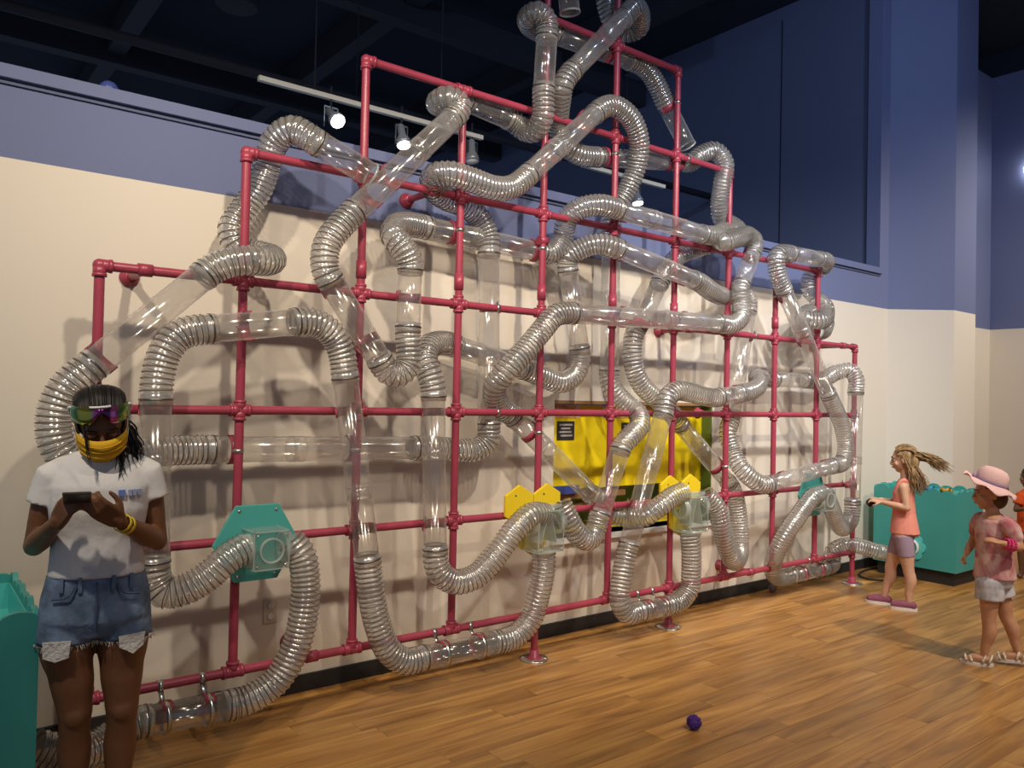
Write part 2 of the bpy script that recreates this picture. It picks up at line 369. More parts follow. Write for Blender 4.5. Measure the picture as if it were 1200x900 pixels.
def track_head(loc, tilt, label, lit):
    x, y, z = loc
    t = thing('track_lamp', loc, label, 'track light', 'lamps on the lighting tracks behind the half wall')
    MB().tube((0,0,0.02),(0,0,0.18),0.008,8).build('stem', M['beam'], t)
    yk = MB()
    for s in (-1,1): yk.box((s*0.048-0.003,-0.006,-0.10),(s*0.048+0.003,0.006,0.04))
    yk.box((-0.05,-0.006,0.034),(0.05,0.006,0.042)); yk.build('yoke', M['steel'], t)
    d = Vector(tilt).normalized()
    MB().lathe([(0.012,0.06),(0.028,0.04),(0.03,-0.04),(0.052,-0.085),(0.056,-0.12),(0.050,-0.12)], (0,0,0), -d*-1, 18).build('housing', M['glass_lamp'], t)
    MB().lathe([(0.0001,-0.1185),(0.049,-0.1185),(0.046,-0.128),(0.0001,-0.135)], (0,0,0), -d*-1, 18, False).build('lamp_face', M['lamp'] if lit else M['white'], t)
    return t
track_head((1.62, 1.0, 3.50), (-0.1, 0.75, 0.65), 'brightly glowing track lamp left of the pink frame corner', True)
track_head((2.17, 1.0, 3.50), (0.0, 0.35, 0.93), 'track lamp glowing downward just right of the pink frame corner', True)
track_head((2.79, 1.0, 3.52), (0.0, 0.1, 1), 'dim track lamp at the right end of the off white track', False)
track_head((4.62, 1.0, 3.50), (0.0, 0.2, 0.98), 'track lamp shining down just above the upper horizontal clear tube', True)
sp = thing('ceiling_speaker', (1.36, 2.2, 4.62), 'dark drum shaped fixture hanging under the ceiling at the top left', 'speaker')
P(MB().lathe([(0.15,0.0),(0.165,0.02),(0.15,0.30),(0.06,0.36)], (1.36,2.2,4.60), (0,0,1), 24), 'housing', M['beam'], sp)
P(MB().tube((1.36,2.2,4.95),(1.36,2.2,6.05),0.012,8), 'hanger_rod', M['beam'], sp)
# things lying on the half wall's top
o = MB().ball((0.095, 0.145, 2.965+0.045), 0.045).build('small_ball', M['royal']); tag(o, 'small blue ball resting on top of the half wall', 'ball')
cp = MB()
for k in range(9):
    for l in range(3): pass
cp.add([(1.42+0.035*i, 0.05+0.05*j, 2.968+0.018*abs(math.sin(i*2.1+j*1.3))+(0.0)) for j in range(3) for i in range(8)],
       [(j*8+i, j*8+i+1, (j+1)*8+i+1, (j+1)*8+i) for j in range(2) for i in range(7)], False)
o = cp.build('crumpled_paper', M['paperwhite']); tag(o, 'crumpled white paper on top of the half wall under the bright lamp', 'paper')
sm = o.modifiers.new('thickness', 'SOLIDIFY'); sm.thickness = 0.004
# round lamp on the far wall
wl = thing('wall_lamp', (10.14, -0.33, 4.5), 'round white glowing lamp on the far blue wall', 'lamp')
P(MB().lathe([(0.07,0),(0.075,0.02),(0.06,0.03)], (10.15,-0.34,4.50), (-1,0,0), 20), 'mount', M['white'], wl)
P(MB().ball((10.10,-0.34,4.50), (0.05,0.12,0.12)), 'globe', M['lamp'], wl)
# wall outlet
ol = thing('wall_outlet', (0.90, -0.004, 0.45), 'ivory double power outlet low on the cream wall', 'outlet')
bevel(P(MB().box((0.862,-0.008,0.388),(0.938,0.0,0.512)), 'cover_plate', M['ivory'], ol), 0.003)
for dz in (-0.028, 0.028): P(MB().lathe([(0.0165,0),(0.0165,0.004),(0.014,0.005)], (0.90,-0.008,0.45+dz), (0,-1,0), 16), 'socket', M['white'], ol)
# ------------------------------------------------------------------ pink pipe frame
S = 0.61; Z0 = 0.277; LY = -0.30; PR = 0.0215
def J(c, r): return Vector((c*S, LY, Z0 + r*S))
TOP = {0:3, 1:4, 2:5, 3:5, 4:7, 5:7, 6:6, 7:5, 8:4, 9:4, 10:3}
ROWS = {0:(0,10), 1:(0,10), 2:(0,10), 3:(0,10), 4:(1,9), 5:(2,7), 6:(4,6), 7:(4,5)}
fr = thing('pipe_frame', (3.05, LY, 0.0), 'stepped raspberry pink pipe frame standing in front of the wall', 'pipe frame')
fr_inv = Matrix.Translation(-Vector(fr.location))
def FP(mb, name, mat): return keep(mb.build(name, mat), fr)
seg_v = [(c, r) for c in TOP for r in range(TOP[c])]
seg_h = [(c, r) for r, (a, b) in ROWS.items() for c in range(a, b)]
pv = MB().tube((0,0,0.026),(0,0,S-0.026),PR,16,False).build('pipe', M['pink'])
ph = MB().tube((0.026,0,0),(S-0.026,0,0),PR,16,False).build('pipe', M['pink'])
def place(src, loc, name):
    o = bpy.data.objects.new(name, src.data); col.objects.link(o); o.parent = fr; o.location = Vector(loc) - Vector(fr.location); return o
for i, (c, r) in enumerate(seg_v):
    place(pv, J(c, r), 'pipe')
for i, (c, r) in enumerate(seg_h):
    place(ph, J(c, r), 'pipe')
bpy.data.objects.remove(pv); bpy.data.objects.remove(ph)
def arm(mb, d, L=0.048):
    d = Vector(d); mb.tube(d*0.0, d*L, 0.0275, 16); mb.lathe([(0.0275,L-0.014),(0.030,L-0.012),(0.030,L),(0.0225,L)], (0,0,0), d, 16, False); return mb
fit = {}
for c in TOP:
    for r in range(TOP[c]+1):
        dirs = []
        if r < TOP[c]: dirs.append((0,0,1))
        if r > 0: dirs.append((0,0,-1))
        elif c in (4, 6, 10): dirs.append((0,0,-1))
        if r in ROWS:
            a, b = ROWS[r]
            if a <= c < b: dirs.append((1,0,0))
            if a < c <= b: dirs.append((-1,0,0))
        key = tuple(sorted(dirs)); nm = {2:'elbow_fitting', 3:'tee_fitting', 4:'cross_fitting'}.get(len(dirs), 'coupling')
        if key not in fit:
            mb = MB().ball((0,0,0), 0.029, 14, 8)
            for d in dirs: arm(mb, d)
            o = FP(mb, nm, M['pink']); fit[key] = o.data
            o.matrix_parent_inverse = Matrix.Identity(4)
        else:
            o = bpy.data.objects.new(nm, fit[key]); col.objects.link(o); o.parent = fr
        o.location = J(c, r) - Vector(fr.location)
cpl = MB().lathe([(0.0215,-0.045),(0.0275,-0.045),(0.0275,0.045),(0.0215,0.045)], (0,0,0), (0,0,1), 16, False)
cm_ = None
for c in range(2, 10):
    if cm_ is None:
        o = FP(cpl, 'coupling', M['pink']); o.matrix_parent_inverse = Matrix.Identity(4); cm_ = o.data
    else: o = bpy.data.objects.new('coupling', cm_); col.objects.link(o); o.parent = fr
    o.location = J(c, 3) + Vector((0,0,0.125)) - Vector(fr.location)
# legs with round floor flanges
for c in (4, 6, 10):
    x = c*S
    FP(MB().tube((x,LY,0.03),(x,LY,Z0-0.04),PR,16,False), 'leg_pipe', M['pink'])
    FP(MB().lathe([(0.05,0.008),(0.046,0.014),(0.03,0.018),(0.029,0.06),(0.0215,0.06)], (x,LY,0), (0,0,1), 24, False), 'leg_socket', M['pink'])
    p_ = FP(MB().lathe([(0.088,0.0),(0.088,0.005),(0.084,0.008),(0.0,0.008)], (x,LY,0), (0,0,1), 32, False), 'floor_flange', M['steel'])
    for k in range(4):
        a = math.pi/4 + k*math.pi/2
        FP(MB().lathe([(0.008,0.008),(0.007,0.0115),(0.0,0.0125)], (x+0.068*math.cos(a),LY+0.068*math.sin(a),0), (0,0,1), 10, False), 'bolt', M['steel'])
# wall stand-offs
for x, z in ((0.1785, Z0+3*S), (1.648, Z0+4*S), (2.44, 2.551), (3.83, Z0+3*S), (4.06, Z0+4*S), (4.30, Z0+2*S), (5.9, Z0+3*S-0.0), (1.0, Z0), (4.6, Z0)):
    FP(MB().tube((x,LY,z),(x,-0.012,z),0.019,14,False), 'standoff_pipe', M['pink'])
    FP(MB().lathe([(0.0,0.0),(0.044,0.0),(0.044,0.010),(0.03,0.016),(0.028,0.05),(0.019,0.05)], (x,0,z), (0,-1,0), 24, False), 'wall_flange', M['pink'])
    FP(MB().tube((x-0.03,LY,z),(x+0.03,LY,z),0.0285,16), 'saddle_fitting', M['pink'])

# ------------------------------------------------------------------ tube routes
ROUTES = {}
ROUTES['T1'] = [
 ('F', [(2.525,-0.42,0.952),(2.564,-0.44,0.869),(2.644,-0.44,0.765),(2.764,-0.42,0.714),(2.847,-0.4,0.779),(2.868,-0.4,0.842)]),
 ('R', [(2.868,-0.4,0.842),(3.055,-0.4,1.28)]),
 ('F', [(3.055,-0.4,1.28),(3.133,-0.4,1.345),(3.249,-0.38,1.428),(3.284,-0.33,1.495),(3.224,-0.26,1.568),(3.148,-0.22,1.658),(3.133,-0.2,1.761)]),
 ('R', [(3.133,-0.2,1.761),(3.126,-0.2,2.605)]),
 ('F', [(3.126,-0.2,2.605),(3.122,-0.2,2.743),(3.132,-0.22,2.857),(3.199,-0.27,3.01),(3.223,-0.33,3.159),(3.18,-0.39,3.308),(3.066,-0.41,3.435),(2.919,-0.4,3.475),(2.784,-0.4,3.404)]),
 ('R', [(2.784,-0.4,3.404),(2.229,-0.4,2.892)]),
 ('F', [(2.229,-0.4,2.892),(2.117,-0.4,2.806),(1.968,-0.42,2.77),(1.804,-0.42,2.788),(1.676,-0.4,2.8),(1.621,-0.34,2.789),(1.666,-0.27,2.745),(1.778,-0.22,2.716),(1.922,-0.2,2.7),(2.034,-0.2,2.642),(2.085,-0.21,2.552),(2.093,-0.22,2.46)]),
 ('R', [(2.093,-0.22,2.46),(2.122,-0.22,1.405)]),
 ('F', [(2.122,-0.22,1.405),(2.118,-0.22,1.329),(2.039,-0.21,1.274),(1.93,-0.21,1.272),(1.807,-0.2,1.284),(1.649,-0.2,1.292)]),
 ('R', [(1.649,-0.2,1.292),(0.498,-0.2,1.308)]),
 ('F', [(0.498,-0.2,1.308),(0.328,-0.22,1.309),(0.156,-0.27,1.298),(0.002,-0.33,1.263),(-0.1,-0.37,1.287),(-0.152,-0.38,1.365),(-0.161,-0.38,1.461),(-0.129,-0.39,1.576),(-0.047,-0.4,1.665)]),
 ('R', [(-0.047,-0.4,1.665),(0.418,-0.4,2.115)]),
 ('F', [(0.418,-0.4,2.115),(0.494,-0.42,2.163),(0.582,-0.43,2.185),(0.688,-0.38,2.2),(0.743,-0.3,2.229),(0.696,-0.22,2.258),(0.614,-0.19,2.289),(0.591,-0.18,2.353),(0.642,-0.18,2.461),(0.715,-0.19,2.589),(0.747,-0.21,2.709),(0.759,-0.26,2.809),(0.816,-0.33,2.863),(0.907,-0.385,2.815)]),
 ('R', [(0.907,-0.385,2.815),(1.22,-0.395,2.701)]),
]
ROUTES['T2'] = [
 ('F', [(3.886,-0.42,0.926),(3.964,-0.45,0.852),(4.033,-0.46,0.677),(4.132,-0.44,0.512),(4.324,-0.36,0.397),(4.522,-0.26,0.444),(4.573,-0.21,0.663),(4.539,-0.2,0.831),(4.461,-0.2,0.954)]),
 ('R', [(4.461,-0.2,0.954),(3.857,-0.2,1.426)]),
 ('F', [(3.857,-0.2,1.426),(3.752,-0.2,1.512),(3.577,-0.2,1.614),(3.434,-0.2,1.712),(3.362,-0.2,1.846),(3.351,-0.2,1.947),(3.374,-0.2,2.055)]),
 ('R', [(3.374,-0.2,2.055),(3.627,-0.2,2.438)]),
 ('F', [(3.627,-0.2,2.438),(3.735,-0.19,2.563),(3.866,-0.18,2.668),(4.012,-0.21,2.727),(4.092,-0.28,2.767),(4.041,-0.35,2.794),(3.874,-0.39,2.782)]),
 ('R', [(3.874,-0.39,2.782),(2.967,-0.4,2.816)]),
 ('F', [(2.967,-0.4,2.816),(2.81,-0.39,2.819),(2.705,-0.33,2.785),(2.668,-0.26,2.721),(2.686,-0.21,2.627),(2.639,-0.2,2.54),(2.54,-0.2,2.5)]),
 ('R', [(2.54,-0.2,2.5),(1.648,-0.2,2.534)]),
 ('F', [(1.648,-0.2,2.534),(1.537,-0.22,2.528),(1.408,-0.3,2.477),(1.37,-0.37,2.411),(1.416,-0.4,2.35),(1.455,-0.4,2.265)]),
 ('R', [(1.455,-0.4,2.265),(1.449,-0.4,1.922)]),
 ('F', [(1.449,-0.4,1.922),(1.456,-0.4,1.824),(1.453,-0.4,1.743),(1.404,-0.4,1.696),(1.343,-0.4,1.699),(1.302,-0.4,1.741)]),
 ('R', [(1.302,-0.4,1.741),(0.99,-0.4,2.159)]),
 ('F', [(0.99,-0.4,2.159),(0.97,-0.4,2.237),(0.985,-0.4,2.323),(1.037,-0.4,2.402),(1.109,-0.4,2.485)]),
 ('R', [(1.109,-0.4,2.485),(1.712,-0.4,3.123)]),
 ('F', [(1.712,-0.4,3.123),(1.744,-0.39,3.2),(1.685,-0.36,3.227),(1.668,-0.3,3.216),(1.734,-0.23,3.242),(1.822,-0.2,3.307),(1.917,-0.2,3.321)]),
 ('R', [(1.917,-0.2,3.321),(2.26,-0.2,3.28)]),
 ('F', [(2.26,-0.2,3.28),(2.331,-0.23,3.231),(2.353,-0.31,3.21),(2.348,-0.38,3.258),(2.34,-0.4,3.415)]),
 ('R', [(2.34,-0.4,3.415),(2.357,-0.4,3.77)]),
 ('F', [(2.357,-0.4,3.77),(2.348,-0.4,3.85),(2.297,-0.38,3.888),(2.281,-0.32,3.879),(2.359,-0.24,3.881),(2.474,-0.2,3.898),(2.573,-0.2,3.911)]),
 ('R', [(2.573,-0.2,3.911),(3.298,-0.2,3.933)]),
 ('F', [(3.298,-0.2,3.933),(3.445,-0.2,3.914),(3.572,-0.2,3.813),(3.638,-0.2,3.731)]),
 ('R', [(3.638,-0.2,3.731),(3.898,-0.2,3.466)]),
]
ROUTES['T3'] = [
 ('F', [(0.611,-0.43,0.878),(0.536,-0.45,0.846),(0.426,-0.45,0.761),(0.333,-0.43,0.717),(0.268,-0.41,0.714),(0.234,-0.4,0.767),(0.226,-0.4,0.826)]),
 ('R', [(0.226,-0.4,0.826),(0.215,-0.4,1.565)]),
 ('F', [(0.215,-0.4,1.565),(0.223,-0.4,1.654),(0.248,-0.4,1.751),(0.303,-0.4,1.825),(0.411,-0.4,1.858)]),
 ('R', [(0.411,-0.4,1.858),(0.855,-0.4,1.927)]),
 ('F', [(0.855,-0.4,1.927),(0.952,-0.4,1.921),(1.024,-0.4,1.876),(1.072,-0.4,1.795),(1.094,-0.4,1.685)]),
 ('R', [(1.094,-0.4,1.685),(1.247,-0.4,0.729)]),
 ('F', [(1.247,-0.4,0.729),(1.271,-0.4,0.575),(1.309,-0.4,0.418),(1.388,-0.4,0.256),(1.486,-0.4,0.19),(1.569,-0.4,0.188)]),
 ('R', [(1.569,-0.4,0.188),(2.09,-0.4,0.19)]),
 ('F', [(2.09,-0.4,0.19),(2.213,-0.4,0.203),(2.305,-0.41,0.27),(2.365,-0.42,0.419),(2.392,-0.43,0.568),(2.395,-0.43,0.679)]),
]
ROUTES['T4'] = [
 ('F', [(0.821,-0.43,0.893),(0.865,-0.45,0.828),(0.894,-0.45,0.696),(0.894,-0.44,0.532),(0.852,-0.43,0.355),(0.768,-0.42,0.229),(0.669,-0.41,0.176),(0.579,-0.4,0.161)]),
 ('R', [(0.579,-0.4,0.161),(0.19,-0.4,0.174)]),
 ('F', [(0.19,-0.4,0.174),(0.109,-0.41,0.153),(0.013,-0.45,0.128),(-0.08,-0.49,0.139),(-0.212,-0.51,0.206)]),
]
ROUTES['T5'] = [
 ('F', [(2.403,-0.43,0.895),(2.26,-0.46,0.909),(2.141,-0.47,0.837),(2.015,-0.45,0.692),(1.891,-0.43,0.588),(1.78,-0.41,0.57),(1.686,-0.4,0.626),(1.65,-0.4,0.74)]),
 ('R', [(1.65,-0.4,0.74),(1.615,-0.4,1.603)]),
 ('F', [(1.615,-0.4,1.603),(1.598,-0.39,1.694),(1.582,-0.36,1.768),(1.627,-0.31,1.841),(1.742,-0.24,1.884),(1.861,-0.2,1.883)]),
 ('R', [(1.861,-0.2,1.883),(2.408,-0.2,1.761)]),
 ('F', [(2.408,-0.2,1.761),(2.547,-0.2,1.724),(2.705,-0.2,1.691),(2.822,-0.2,1.75),(2.863,-0.2,1.897)]),
 ('R', [(2.863,-0.2,1.897),(2.737,-0.2,2.431)]),
 ('F', [(2.737,-0.2,2.431),(2.724,-0.22,2.494),(2.787,-0.28,2.554),(2.875,-0.36,2.583),(2.974,-0.4,2.563)]),
 ('R', [(2.974,-0.4,2.563),(3.789,-0.39,2.442)]),
 ('F', [(3.789,-0.39,2.442),(3.938,-0.37,2.405),(4.123,-0.31,2.385),(4.359,-0.24,2.401),(4.562,-0.2,2.445),(4.663,-0.2,2.4),(4.664,-0.2,2.332)]),
 ('R', [(4.664,-0.2,2.332),(4.459,-0.215,1.478)]),
 ('F', [(4.459,-0.215,1.478),(4.402,-0.22,1.366),(4.419,-0.25,1.217),(4.419,-0.33,1.092),(4.501,-0.38,1.003),(4.648,-0.4,0.958)]),
 ('R', [(4.648,-0.4,0.958),(5.592,-0.4,1.07)]),
 ('F', [(5.592,-0.4,1.07),(5.753,-0.4,1.101),(5.791,-0.4,1.217),(5.731,-0.4,1.4),(5.606,-0.4,1.559),(5.51,-0.4,1.666)]),
 ('R', [(5.51,-0.4,1.666),(4.835,-0.4,2.494)]),
 ('F', [(4.835,-0.4,2.494),(4.751,-0.4,2.619),(4.737,-0.4,2.731),(4.909,-0.4,2.78)]),
 ('R', [(4.909,-0.4,2.78),(5.364,-0.4,2.789)]),
 ('F', [(5.364,-0.4,2.789),(5.527,-0.35,2.787),(5.592,-0.28,2.759),(5.521,-0.22,2.699),(5.503,-0.2,2.604),(5.578,-0.22,2.513),(5.594,-0.3,2.434),(5.521,-0.36,2.351),(5.268,-0.42,2.27),(5.203,-0.36,2.283),(5.355,-0.28,2.35),(5.622,-0.22,2.369),(5.792,-0.2,2.324),(5.7,-0.24,2.24),(5.468,-0.3,2.199)]),
]
ROUTES['T6'] = [
 ('F', [(3.713,-0.43,0.676),(3.735,-0.43,0.55),(3.751,-0.42,0.41),(3.748,-0.41,0.278),(3.671,-0.4,0.204),(3.565,-0.4,0.189)]),
 ('R', [(3.565,-0.4,0.189),(3.244,-0.4,0.19)]),
 ('F', [(3.244,-0.4,0.19),(3.14,-0.4,0.194),(3.075,-0.4,0.275),(3.086,-0.4,0.444),(3.136,-0.4,0.622)]),
 ('R', [(3.136,-0.4,0.622),(3.46,-0.4,1.515)]),
 ('F', [(3.46,-0.4,1.515),(3.484,-0.4,1.597),(3.562,-0.4,1.651),(3.724,-0.4,1.649),(3.892,-0.4,1.622),(4.027,-0.4,1.618)]),
 ('R', [(4.027,-0.4,1.618),(4.308,-0.4,1.655)]),
 ('F', [(4.308,-0.4,1.655),(4.491,-0.39,1.691),(4.629,-0.33,1.741),(4.692,-0.27,1.783),(4.846,-0.21,1.789),(5.001,-0.2,1.78)]),
 ('R', [(5.001,-0.2,1.78),(5.485,-0.2,1.788)]),
 ('F', [(5.485,-0.2,1.788),(5.718,-0.22,1.795),(5.86,-0.28,1.874),(5.915,-0.36,1.89),(5.943,-0.4,1.823),(5.946,-0.4,1.719)]),
 ('R', [(5.946,-0.4,1.719),(5.915,-0.4,0.733)]),
 ('F', [(5.915,-0.4,0.733),(5.89,-0.4,0.602),(5.767,-0.4,0.531),(5.622,-0.42,0.611),(5.523,-0.43,0.733),(5.428,-0.43,0.866)]),
]
ROUTES['T7'] = [
 ('F', [(3.634,-0.43,0.959),(3.505,-0.45,0.939),(3.37,-0.45,0.879),(3.293,-0.4,0.816),(3.252,-0.3,0.8),(3.16,-0.23,0.815),(3.085,-0.2,0.868),(3.012,-0.2,0.94)]),
 ('R', [(3.012,-0.2,0.94),(2.309,-0.2,1.476)]),
 ('F', [(2.309,-0.2,1.476),(2.221,-0.21,1.522),(2.131,-0.26,1.583),(2.091,-0.32,1.662),(2.12,-0.37,1.733),(2.244,-0.4,1.867),(2.363,-0.41,1.995),(2.455,-0.41,2.084),(2.578,-0.41,2.11)]),
 ('R', [(2.578,-0.41,2.11),(4.02,-0.41,2.156)]),
 ('F', [(4.02,-0.41,2.156),(4.166,-0.42,2.16),(4.266,-0.42,2.218),(4.301,-0.4,2.331),(4.301,-0.39,2.453)]),
 ('R', [(4.301,-0.39,2.453),(4.512,-0.34,2.743)]),
 ('F', [(4.512,-0.34,2.743),(4.546,-0.33,2.829),(4.416,-0.36,2.859),(4.19,-0.42,2.792),(4.03,-0.42,2.751),(4.093,-0.34,2.815),(4.298,-0.26,2.896),(4.478,-0.22,2.942),(4.44,-0.2,2.966),(4.286,-0.22,2.979),(4.213,-0.25,3.079),(4.188,-0.29,3.229),(4.188,-0.31,3.386),(4.126,-0.27,3.466),(4.011,-0.22,3.421),(3.92,-0.2,3.35)]),
 ('R', [(3.92,-0.2,3.35),(2.967,-0.2,3.199)]),
 ('F', [(2.967,-0.2,3.199),(2.798,-0.2,3.187),(2.672,-0.19,3.246),(2.606,-0.23,3.331),(2.53,-0.33,3.421),(2.496,-0.39,3.49),(2.548,-0.4,3.585)]),
 ('R', [(2.548,-0.4,3.585),(3.02,-0.4,4.088)]),
 ('F', [(3.02,-0.4,4.088),(3.095,-0.41,4.164),(3.198,-0.36,4.153),(3.259,-0.28,4.119),(3.215,-0.21,4.108),(3.121,-0.18,4.16),(3.061,-0.18,4.264),(3.048,-0.18,4.435),(2.965,-0.22,4.591),(2.773,-0.3,4.569),(2.59,-0.36,4.402),(2.521,-0.38,4.198)]),
 ('R', [(2.521,-0.38,4.198),(2.555,-0.38,3.965)]),
]
ROUTES['T8'] = [
 ('F', [(5.39,-0.43,0.854),(5.19,-0.46,0.835),(5.032,-0.44,0.699),(4.886,-0.4,0.531),(4.865,-0.34,0.375),(4.95,-0.27,0.231),(5.091,-0.24,0.153),(5.253,-0.23,0.153)]),
 ('R', [(5.253,-0.23,0.153),(5.797,-0.23,0.162)]),
 ('F', [(5.797,-0.23,0.162),(5.941,-0.21,0.195),(5.925,-0.21,0.272),(5.998,-0.24,0.323),(6.113,-0.32,0.34),(6.25,-0.42,0.297),(6.705,-0.52,0.213)]),
]

RO, RI, HR = 0.0635, 0.0610, 0.0655
def hermite(pts, t0, t1, step=0.0062):
    pts = [Vector(p) for p in pts]; n = len(pts)
    d = [(pts[i+1]-pts[i]).length for i in range(n-1)]
    m = []
    for i in range(n):
        if i == 0: m.append(t0*d[0]*1.0 if t0 else (pts[1]-pts[0]))
        elif i == n-1: m.append(t1*d[-1]*1.0 if t1 else (pts[-1]-pts[-2]))
        else:
            a = (pts[i]-pts[i-1])/max(d[i-1],1e-6); b = (pts[i+1]-pts[i])/max(d[i],1e-6)
            m.append((a*d[i] + b*d[i-1])/(d[i]+d[i-1]))
    fine = []
    for i in range(n-1):
        a, b = pts[i], pts[i+1]
        ma = m[i] if i == 0 else m[i]*d[i]
        mb_ = m[i+1] if i+1 == n-1 else m[i+1]*d[i]
        K = max(4, int(d[i]/0.004))
        for k in range(K):
            t = k/K; t2 = t*t; t3 = t2*t
            fine.append(a*(2*t3-3*t2+1) + ma*(t3-2*t2+t) + b*(-2*t3+3*t2) + mb_*(t3-t2))
    fine.append(pts[-1])
    for _ in range(12):      # relax kinks, ends fixed
        fine = [fine[0]] + [fine[i]*0.5 + (fine[i-1]+fine[i+1])*0.25 for i in range(1, len(fine)-1)] + [fine[-1]]
    L = [0.0]
    for i in range(1, len(fine)): L.append(L[-1] + (fine[i]-fine[i-1]).length)
    N = max(4, int(round(L[-1]/step))); out = []; j = 0
    for i in range(N+1):
        s = L[-1]*i/N
        while j < len(L)-2 and L[j+1] < s: j += 1
        u = (s-L[j])/max(L[j+1]-L[j],1e-9); out.append(fine[j].lerp(fine[j+1], min(max(u,0),1)))
    return out
lines_v = [(c*S, Z0, Z0+TOP[c]*S) for c in TOP]
lines_h = [(Z0+r*S, a*S, b*S) for r, (a, b) in ROWS.items()]
def crossings(a, b):
    out = []
    for x, z0, z1 in lines_v:
        if abs(b.x-a.x) > 1e-4:
            t = (x-a.x)/(b.x-a.x); p = a.lerp(b, t)
            if 0.04 < t < 0.96 and z0 < p.z < z1: out.append((p, Vector((x,LY,p.z)), Vector((0,0,1))))
    for z, x0, x1 in lines_h:
        if abs(b.z-a.z) > 1e-4:
            t = (z-a.z)/(b.z-a.z); p = a.lerp(b, t)
            if 0.04 < t < 0.96 and x0 < p.x < x1: out.append((p, Vector((p.x,LY,z)), Vector((1,0,0))))
    return out
def saddle(p, axis, toward):
    """curved pink shoe hugging the tube on the side of the pipe frame"""
    ax = axis.normalized(); n = (toward - ax*toward.dot(ax)).normalized(); b = ax.cross(n); mb = MB(); K = 10; vs = []
    for r in (RO+0.001, RO+0.007):
        for h in (-0.022, 0.022):
            for k in range(K+1):
                a = math.radians(-88 + 176*k/K); vs.append(p + ax*h + n*(r*math.cos(a)) + b*(r*math.sin(a)))
    I = lambda s,h,k: (s*2+h)*(K+1)+k; fs = []
    for k in range(K):
        fs += [(I(1,0,k),I(1,0,k+1),I(1,1,k+1),I(1,1,k)), (I(0,0,k),I(0,1,k),I(0,1,k+1),I(0,0,k+1)),
               (I(0,0,k),I(0,0,k+1),I(1,0,k+1),I(1,0,k)), (I(0,1,k),I(1,1,k),I(1,1,k+1),I(0,1,k+1))]
    for k in (0, K): fs.append((I(0,0,k),I(1,0,k),I(1,1,k),I(0,1,k)))
    mb.add(vs, fs, True)
    return mb
ROUTE_LABEL = {
 'T1': 'clear tube run from the left yellow box around to the open arch at upper left',
 'T2': 'clear tube run from the right yellow box up to an open end at upper right',
 'T3': 'clear tube run arching from the large teal hexagon box to below the left yellow box',
 'T4': 'ribbed hose and clear tube curving low from the large teal hexagon box behind the girl',
 'T5': 'clear tube run from the left yellow box to the coiled hose at far right',
 'T6': 'clear tube run from below the right yellow box to the far teal hexagon box',
 'T7': 'clear tube run from the right yellow box up to the very top of the frame',
 'T8': 'ribbed hose from the far teal hexagon box into the side of the far teal bin'}
